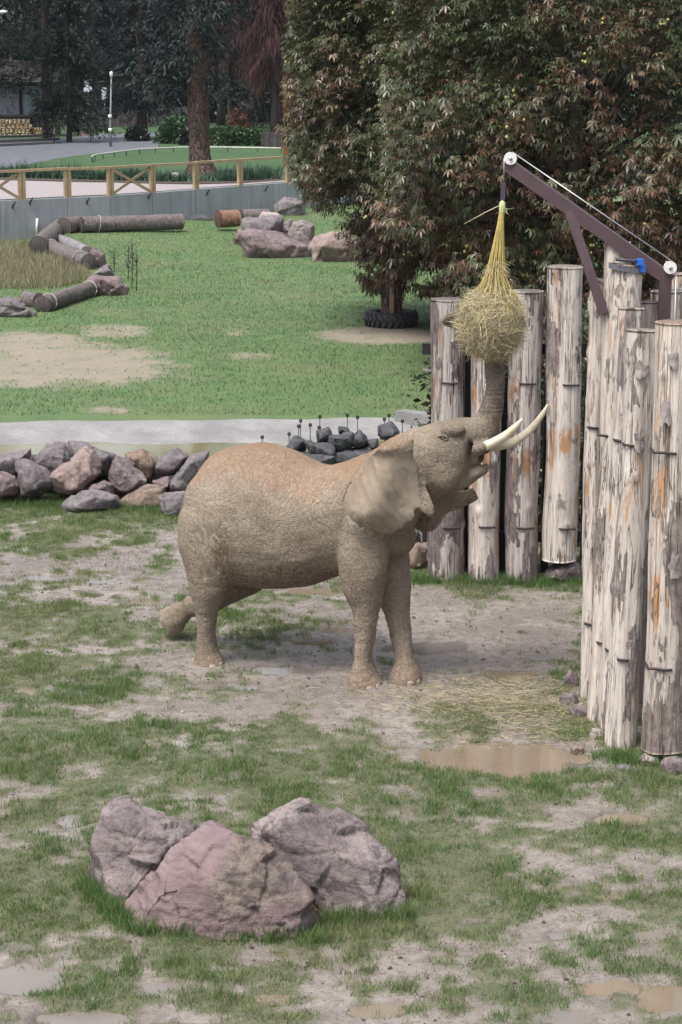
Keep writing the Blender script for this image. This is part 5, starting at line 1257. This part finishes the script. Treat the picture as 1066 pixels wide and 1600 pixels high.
for i, px in enumerate(list(range(-10, 250, 21))+[262, 284, 340, 362, 392, 414]):
    py = np.interp(px, [0, 105, 238, 306, 380, 440], [276, 279, 282.5, 283.5, 282, 277])
    tuft(ub(px, py), .55*random.uniform(.7, 1.15), 220, .32, (.035, .075, .045), 'dark green grassy plant in the bed behind the timber fence', 'bed_plant', 'plant', 'bed plants behind the timber fence', .016)

# ==================================================================  BACKGROUND THINGS
M_ROOF = mat_plain('dark_roof', (.02, .018, .02), .7); M_DWOOD = mat_plain('dark_wood', (.03, .024, .024), .8)
M_GLASS = M('shop_glass', .1, .5); M_GLASS.base((.05, .06, .07)); M_GLASS = M_GLASS.m
m = M('poster', .5, .3); m.base(m.ramp(m.noise(1.4, 6, None, .7), [(.35, (.10, .11, .14)), (.5, (.30, .33, .38)), (.65, (.16, .12, .14))])); M_POST = m.m
m = M('poster_plain', .5, .3); m.base(m.ramp(m.noise(.8, 3), [(.3, (.22, .29, .34)), (.7, (.30, .36, .40))])); M_POST2 = m.m
HUT = ub(35, 214); hd = HUT[1]
def pb(x0, y0, x1, y1, D, th): # box from a pixel rectangle at distance D
    a, b = V(x0, y1, D), V(x1, y0, D); return box_vf(((a[0]+b[0])/2, D+th/2, (a[2]+b[2])/2), b[0]-a[0], th, b[2]-a[2])
hut = thing('kiosk', 'dark roofed kiosk with posters behind glass at the road', 'building', (HUT[0], hd+3, ZU))
mk('wall', *pb(-60, 95, 80, 214, hd+2.6, 4), M_DWOOD, hut, False)
for x0, x1, mt in ((-40, 2, M_POST), (4, 30, M_POST), (35, 55, M_POST2), (57, 76, M_POST)):
    mk('window', *pb(x0, 134, x1, 180, hd+2.5, .09), mt, hut, False)
mk('window_bar', *pb(30.5, 130, 34, 184, hd+2.44, .12), M_DWOOD, hut, False)
a0, a1, a2, a3 = V(-90, 128, hd), V(84, 128, hd), V(66, 96, hd+4), V(-90, 70, hd+4)
v = [a0, a1, V(74, 98, hd+3.5), V(-90, 84, hd+3.5)]; v2 = [p+np.array([0, 6, .0]) for p in v]
mk('roof', v+[q+np.array([0, .3, -.25]) for q in v], [(0, 1, 2, 3), (7, 6, 5, 4), (0, 4, 5, 1), (1, 5, 6, 2), (2, 6, 7, 3), (3, 7, 4, 0)], M_ROOF, hut, False)
for i, px in enumerate(range(-6, 78, 7)): mk('railing_post', *pb(px, 180, px+3, 204, hd+.6, .1), M_DWOOD, hut, False)
mk('handrail', *pb(-60, 179, 78, 182, hd+.55, .14), M_DWOOD, hut, False)
m = M('yellow_stone_wall', .8, .2); vq = m.vor(3.2); cc = m.node('ShaderNodeTexVoronoi'); cc.inputs['Scale'].default_value = 3.2; m.t.links.new(m.co(), cc.inputs[0])
m.base(m.mix(m.ramp(vq, [(0, 1.0), (.07, 0.0)]), m.ramp(m.noise(1.6, 4), [(.35, (.30, .20, .11)), (.65, (.45, .36, .22))]), (.07, .06, .055))); m.bump(m.ramp(vq, [(0, 0.0), (.15, 1.0)]), .8, .06); M_STW = m.m
def stonewall(x0, y0, x1, y1, D, label, cols, rows, seed):
    a, b = V(x0, y1, D), V(x1, y0, D); root = thing('stone_wall', label, 'wall', ((a[0]+b[0])/2, D, a[2]))
    mk('core', *pb(x0, y0, x1, y1, D+.1, .5), mat_plain('mortar', (.10, .085, .075), .9), root, False); rnd = random.Random(seed)
    w_, h_ = (b[0]-a[0])/cols, (b[2]-a[2])/rows
    for r in range(rows):
        for c in range(cols+1):
            cx = a[0]+(c+.5*(r % 2))*w_+rnd.uniform(-.05, .05); cz = a[2]+(r+.5)*h_
            if cx < a[0]-.05 or cx > b[0]+.05: continue
            pts = [(cx+rnd.uniform(.30, .47)*w_*sx, D+.1+dy+rnd.uniform(0, .03), cz+rnd.uniform(.30, .47)*h_*sz) for sx in (-1, 1) for sz in (-1, 1) for dy in (-.07, .06)]
            pts += [(cx, D+.0, cz+.47*h_), (cx, D+.0, cz-.47*h_)]
            v, f = hull(pts); mk('stone', v, f, M_STW, root, False)
stonewall(-30, 186, 46, 216, hd-.3, 'tall yellow rubble stone wall in front of the kiosk', 12, 4, 1)
stonewall(47, 199, 86, 215, hd-.1, 'low ochre stone wall beside the taller one', 9, 3, 2)
pl = thing('brick_pillar', 'short brick pillar with red tin beside the low stone wall', 'pillar', ub(129, 212)); mk('shaft', *pb(124, 186, 135, 213, ub(129, 212)[1], .6), mat_plain('pink_brick', (.30, .19, .17), .8, .3, 3), pl, False); mk('cap', *pb(123, 183, 136, 186, ub(129, 212)[1]-.05, .7), M_CONC, pl, False)
mk('tin', *pb(121, 183, 125, 191, ub(129, 212)[1]-.2, .2), mat_plain('red_tin', (.4, .03, .04), .4), pl, False)
st = thing('stone_steps', 'dark stone steps in front of the yellow stone wall', 'steps', ub(35, 228))
for i in range(3):
    p0, p1 = ub(-60, 231-i*4.2), ub(88-i*2, 224-i*2.6); d_ = ((p1-p0)/np.linalg.norm(p1-p0))
    mk('step', *beam_vf((p0[0], p0[1]+.3, ZU+.08+.13*i), (p1[0], p1[1]+.3, ZU+.08+.13*i), .9, .15), mat_plain('step_stone', (.10, .10, .105), .6), st, False)
# lamps and signs
M_LAMP = mat_plain('lamp_grey', (.16, .17, .185), .4, .1)
def lamp(px, py, top, label):
    b = ub(px, py); r_ = thing('street_lamp', label, 'lamp', b); t = V(px+1, top, b[1])
    mk('pole', *tube_vf([b, b*.0+np.array([b[0], b[1], b[2]+1.2]), t], [.11, .07, .045], 10), M_LAMP, r_)
    for q in (1.0, 1.9): mk('white_band', *tube_vf([(b[0], b[1], b[2]+q), (b[0], b[1], b[2]+q+.22)], .125, 10), M_WHITE, r_)
    a = Acc(); loft(a, [ring(t+np.array([0, 0, z]), r2, r2, np.array([1., 0, 0]), np.array([0, 1., 0]), 14, 2) for z, r2 in ((-.1, .05), (0, .10), (.15, .13), (.25, .09), (.28, .02))]); a.build('lamp_head', M_WHITE, r_)
lamp(173, 229, 118, 'slim grey lamp post with white bands at the road edge')
b = ub(-14, 234); r_ = thing('street_lamp', 'tall street lamp with flat white head above the kiosk', 'lamp', b); t = V(-14, 19, b[1])
mk('pole', *tube_vf([b, t], [.1, .06], 8), M_LAMP, r_); mk('arm', *tube_vf([t, V(-2, 17, b[1])], .05, 8), M_LAMP, r_); a = Acc(); loft(a, [ring(V(-4+i*4, 19-.3*i, b[1]), .10*q, .22*q, np.array([0, 0, 1.]), np.array([0, 1., 0]), 12, 2) for i, q in ((0, .6), (1, 1), (2, 1), (3, .9), (4, .3))]); a.build('lamp_head', M_WHITE, r_)
sg = thing('notice', 'small white notice on a stake in the bed behind the fence', 'sign', ub(274, 283)); D = ub(274, 283)[1]
mk('stake', *beam_vf(ub(274, 283), V(274, 270, D), .05, .04), M_DWOOD, sg, False); mk('board', *pb(267.5, 269.5, 281, 278.5, D-.08, .04), M_WHITE, sg, False)
sg = thing('signboard', 'white arched signboard standing at the far road', 'sign', ub(199, 198)); D = ub(199, 198)[1]
a = Acc(); out = [(-1, 0), (-1, .62)]+[(-math.cos(t), .62+.38*math.sin(t)) for t in np.linspace(.2, math.pi-.2, 8)]+[(1, .62), (1, 0)]; A_, B_ = V(190, 198, D), V(207, 177, D); cx_ = (A_[0]+B_[0])/2; hw = (B_[0]-A_[0])/2; hh = B_[2]-A_[2]
v = [(cx_+x*hw, D+y_, A_[2]+z*hh+.05) for y_ in (0, .15) for x, z in out]; k = len(out)
a.add(v, [tuple(range(k)), tuple(range(2*k-1, k-1, -1))]+[(i, k+i, k+(i+1) % k, (i+1) % k) for i in range(k)]); a.build('panel', M_WHITE, sg, smooth=False); mk('foot', *box_vf((cx_, D+.08, A_[2]+.02), hw*2.1, .3, .1), M_CONC, sg, False)
for px, py, lb in ((137, 133, 'pale blue banner glimpsed between the conifers by the kiosk'), (163, 146, 'narrow pale banner hanging beside the lamp post')):
    D = 178; w_ = 6 if px < 150 else 4; g0 = G(px, 188, ZU); r_ = thing('banner', lb, 'banner', (V(px, py, D)[0], D, ZU)); mk('cloth', *pb(px-w_, py-10, px+w_, py+10, D, .05), mat_plain('pale_cloth', (.45, .5, .56), .7), r_, False); mk('pole', *tube_vf([(V(px, py, D)[0], D+.1, ZU), V(px, py-12, D+.1)], .06, 6), M_LAMP, r_)
# brown garden fence in the far shade
gf_ = thing('board_fence', 'dark board fence in the shade behind the road', 'fence', ub(270, 200)); D = ub(270, 200)[1]
for i, px in enumerate(range(138, 300, 4)): mk('board', *pb(px, 168+random.uniform(-1, 1), px+3.3, 198, D+2, .06), mat_plain('fence_board_%d' % (i % 3), (.04+.012*(i % 3), .032+.01*(i % 3), .035+.01*(i % 3)), .8) if i < 3 else bpy.data.materials['fence_board_%d' % (i % 3)], gf_, False)
gf_ = thing('board_fence', 'brown board fence beside the orange post', 'fence', ub(425, 232)); D = ub(425, 232)[1]
for i, px in enumerate(range(408, 446, 4)): mk('board', *pb(px, 205, px+3.4, 232, D, .05), bpy.data.materials['fence_board_%d' % (i % 3)], gf_, False)
# orange timber post with a blue panel
D = ub(447, 262)[1]; pp = thing('timber_post', 'reddish orange timber post with blue board by the fence', 'post', ub(447, 262)); mk('upright', *pb(443, 120, 450, 263, D, .25), mat_plain('orange_timber', (.28, .10, .04), .7, .25, 3), pp, False); mk('blue_board', *pb(451, 205, 470, 226, D+.06, .06), mat_plain('blue_board', (.10, .16, .28), .5), pp, False)
# low pale rail along the lawn
rl_ = thing('low_rail', 'low pale rail with dark netting curving over the upper lawn', 'rail', ub(300, 248)); rp = [(144, 247), (150, 243.5), (185, 238.5), (230, 233.5), (290, 231), (350, 231), (440, 232.5)]
RP = [ub(a, b+6)+np.array([0, 0, .28]) for a, b in rp]; p, r2 = spline(np.array(RP), [.05]*7, 40); mk('rail', *tube_vf(p, .05, 6), mat_plain('pale_hose', (.42, .42, .38), .6), rl_)
for q in p[::3]: mk('stake', *beam_vf((q[0], q[1], ZU), q, .05, .05), M_DWOOD, rl_, False)

# ==================================================================  POOL STAKES
M_BLK = mat_plain('black_plastic', (.012, .012, .013), .5)
for i, (px, py) in enumerate(((410, 683), (452, 678), (467, 666), (470, 657), (499, 668), (500, 651), (543, 649), (559, 652), (601, 655), (608, 649), (629, 658), (485, 664))):
    D = 34.6+.25*(i % 3) if py > 660 else 35.9+.15*(i % 3); t = V(px, py, D); r_ = thing('fence_stake', 'thin black wire stake with ring insulator at the pool edge', 'stake', (t[0], t[1], -.1), 'wire stakes along the pool')
    mk('rod', *tube_vf([(t[0], t[1], -.5), t], .008, 5), M_BLK, r_); mk('insulator', *tube_vf([t+np.array([.02*math.sin(s_), 0, .024*math.cos(s_)]) for s_ in np.linspace(0, 6.283, 12)], .014, 6), M_BLK, r_)

# ==================================================================  GRASS, STRAW, PEBBLES
M_GRASS = mat_attr_leaf('grass_blade', .5, .3, .15, .35)
def blades(P, h, wd, col, lean, name, label):
    n = len(P); az = rng.uniform(0, 6.283, n); s = np.stack([np.cos(az), np.sin(az), 0*az], 1)
    dl = rng.normal(size=(n, 3))*lean; dl[:, 2] = 0
    tip = P+np.stack([0*h, 0*h, h], 1)+dl*h[:, None]
    v = np.stack([P-s*wd[:, None], P+s*wd[:, None], tip], 1).reshape(-1, 3); f = np.arange(3*n).reshape(-1, 3)
    o = mk(name, v, f, M_GRASS, None, False, {'Col': np.repeat(np.clip(col, .004, 1), 3, 0)}); tag(o, label, 'grass', kind='stuff'); return o
def scatter(n, d0, d1, half=.19):
    y = np.sqrt(rng.uniform(d0*d0, d1*d1, n)); x = rng.uniform(-1, 1, n)*(half*y+.4); return x, y
nc = 64000
x, y = scatter(nc, 13.0, 31.2)
g, h, dip, lw_, br_ = ground_fields(x, y)
hn = fbm(x*2.1+40, y*2.1, o=3)
ok = (rng.random(nc) < g**1.3*.95+.02) & (h > WL-.012)
x, y, h, hn, g, dip = x[ok], y[ok], h[ok], hn[ok], g[ok], dip[ok]
per = 14
X = np.repeat(x, per)+rng.normal(0, .032, len(x)*per); Y = np.repeat(y, per)+rng.normal(0, .032, len(x)*per); Hh = np.repeat(h, per)-.006
hgt = (.024+.055*np.clip((np.repeat(hn, per)-.32)/.4, 0, 1))*rng.uniform(.5, 1.35, len(X))
tone = fbm(X*.6+11, Y*.6, o=3); dry = rng.random(len(X))
col = np.array([.092, .165, .048])[None]*(1-np.clip((tone-.42)*2.4, 0, 1))[:, None]+np.array([.145, .185, .072])[None]*np.clip((tone-.42)*2.4, 0, 1)[:, None]
col = col*rng.uniform(.6, 1.4, (len(X), 1)); dm = dry < .16; col[dm] = np.array([.24, .20, .115])*rng.uniform(.6, 1.2, (dm.sum(), 1))
blades(np.stack([X, Y, Hh], 1), hgt, rng.uniform(.002, .0042, len(X)), col, .38, 'grass', 'short wet green grass growing in patches on the mud')
# lawn beyond the pool
nl_ = 170000; x, y = scatter(nl_, 38.5, 95, .175); g, h, dip, lw_, br_ = ground_fields(x, y)
ok = rng.random(nl_) < g**1.5; x, y, h = x[ok], y[ok], h[ok]; tn = fbm(x*.5, y*.5, o=4)
hg = (.03+.06*tn)*rng.uniform(.6, 1.4, len(x)); col = np.array([.088, .16, .055])*rng.uniform(.7, 1.3, (len(x), 1)); dm = rng.random(len(x)) < .12; col[dm] = np.array([.19, .18, .09])*rng.uniform(.7, 1.2, (dm.sum(), 1))
blades(np.stack([x, y, h-.005], 1), hg, rng.uniform(.006, .014, len(x)), col, .5, 'lawn_grass', 'bright green lawn grass beyond the pool')
# dry tall grass inside the log chain
n = 26000; px = rng.uniform(-120, 150, n); py = rng.uniform(378, 452, n); lim = np.interp(px, [-120, 55, 75, 130, 145], [374, 384, 392, 420, 440])
ok = (py > lim) & (py < np.interp(px, [-120, 30, 145], [470, 462, 440])); P = np.array([G(a, b) for a, b in zip(px[ok], py[ok])]); n = len(P)
blades(P, rng.uniform(.12, .42, n), rng.uniform(.008, .016, n), np.array([.25, .235, .14])*rng.uniform(.5, 1.35, (n, 1)), .3, 'dry_grass', 'pale dry tall grass inside the bend of the log chain')
# tufts hugging the boulders, posts and stones
P = []
for (pa, pb_, cnt) in (((195, 1462), (520, 1472), 80), ((510, 1440), (645, 1436), 40), ((130, 1390), (200, 1455), 60), ((640, 912), (910, 915), 200), ((925, 1185), (1066, 1205), 60), ((0, 792), (270, 800), 160)):
    for q in rng.uniform(0, 1, cnt): c = G(pa[0]+(pb_[0]-pa[0])*q, pa[1]+(pb_[1]-pa[1])*q+rng.normal(0, 3)); P.append(c)
P = np.array(P); per = 22; X = np.repeat(P, per, 0)+rng.normal(0, .045, (len(P)*per, 3))*np.array([1, 1, 0]); gg, hh, _, _, _ = ground_fields(X[:, 0], X[:, 1]); X[:, 2] = hh-.01
blades(X, rng.uniform(.05, .17, len(X)), rng.uniform(.0025, .005, len(X)), np.array([.085, .145, .045])*rng.uniform(.6, 1.45, (len(X), 1)), .4, 'tall_grass', 'longer grass tufts along boulders and palisade foot')
# straw fallen under the net
n = 5200; px = np.concatenate([rng.normal(750, 95, n//2), rng.normal(810, 65, n-n//2)]); py = np.concatenate([rng.normal(1088, 20, n//2), rng.normal(1112, 30, n-n//2)]); P = np.array([G(a, b) for a, b in zip(px, py)])
gg, hh, _, _, _ = ground_fields(P[:, 0], P[:, 1]); P[:, 2] = hh+rng.uniform(.004, .03, n)
o = strips(P, rng.normal(size=(n, 3))*np.array([1, 1, .06]), rng.uniform(.04, .17, n), rng.uniform(.0012, .0022, n), np.clip(np.array([.34, .295, .19])*rng.uniform(.55, 1.2, (n, 1)), 0, 1), 'straw', M_HAY, None, .12); tag(o, 'pale straw scattered on the mud under the hay net', 'straw', kind='stuff')
# pebbles and clods on the mud
bm = bmesh.new(); bmesh.ops.create_icosphere(bm, subdivisions=1, radius=1); iv = np.array([q.co[:] for q in bm.verts]); jf = np.array([tuple(w_.index for w_ in q.verts) for q in bm.faces]); bm.free()
n = 2600; x, y = scatter(n*3, 13, 30); g, h, dip, _, _ = ground_fields(x, y); ok = (g < .4) & (h > WL-.01); x, y, h = x[ok][:n], y[ok][:n], h[ok][:n]; n = len(x)
sz = .004+.016*rng.random(n)**5+.004*rng.random(n); vv_ = iv[None]*(sz[:, None, None]*rng.uniform(.6, 1.3, (n, len(iv), 1)))*np.array([1, 1, .7])+np.stack([x, y, h+sz*.2], 1)[:, None, :]
ff = (np.arange(n)[:, None, None]*len(iv)+jf[None]).reshape(-1, 3); pc = np.where(rng.random((n, 1)) < .25, np.array([[.34, .30, .27]]), np.array([[.10, .08, .07]]))*rng.uniform(.6, 1.3, (n, 1))
o = mk('pebbles', vv_.reshape(-1, 3), ff, M_GRASS, None, True, {'Col': np.repeat(pc, len(iv), 0)}); tag(o, 'small pebbles and clods strewn over the wet mud', 'pebbles', kind='stuff')
# thin saplings on the lawn by the logs
for i, (px, py, top) in enumerate(((206, 452, 372), (213, 455, 392), (200, 440, 380), (178, 425, 388))):
    b = G(px, py); r_ = thing('sapling', 'thin leafless sapling on the lawn beside the log chain', 'sapling', b, 'saplings by the log chain'); a = Acc(); t = V(px, top, b[1])
    a.add(*tube_vf([b, (b+t)/2+np.array([.03, 0, 0]), t], [.016, .012, .006], 5))
    for k in range(7): q = rng.uniform(.3, .95); c = b+(t-b)*q; a.add(*tube_vf([c, c+np.array([rng.normal(0, .16), rng.normal(0, .16), rng.uniform(.15, .35)])], [.009, .004], 4))
    a.build('stem', M_BARKD, r_)
    n = 90; q = rng.uniform(.3, 1, n)[:, None]; o = strips(b+(t-b)*q+rng.normal(0, .10, (n, 3)), rng.normal(size=(n, 3)), rng.uniform(.03, .07, n), np.full(n, .008), np.tile([[.05, .06, .035]], (n, 1)), 'leaves', M_NEED, r_); tag(o, kind='stuff')

# ==================================================================  DAMP AIR
m = bpy.data.materials.new('damp_air'); m.use_nodes = True; nt = m.node_tree; nt.nodes.clear()
vo = nt.nodes.new('ShaderNodeVolumePrincipled'); vo.inputs['Color'].default_value = (.80, .87, 1.0, 1); vo.inputs['Density'].default_value = .00008; vo.inputs['Anisotropy'].default_value = .2
oo = nt.nodes.new('ShaderNodeOutputMaterial'); nt.links.new(vo.outputs[0], oo.inputs['Volume'])
o = mk('haze', *box_vf((0, 130, 13.5), 620, 420, 30), m, None, False); tag(o, kind='stuff')
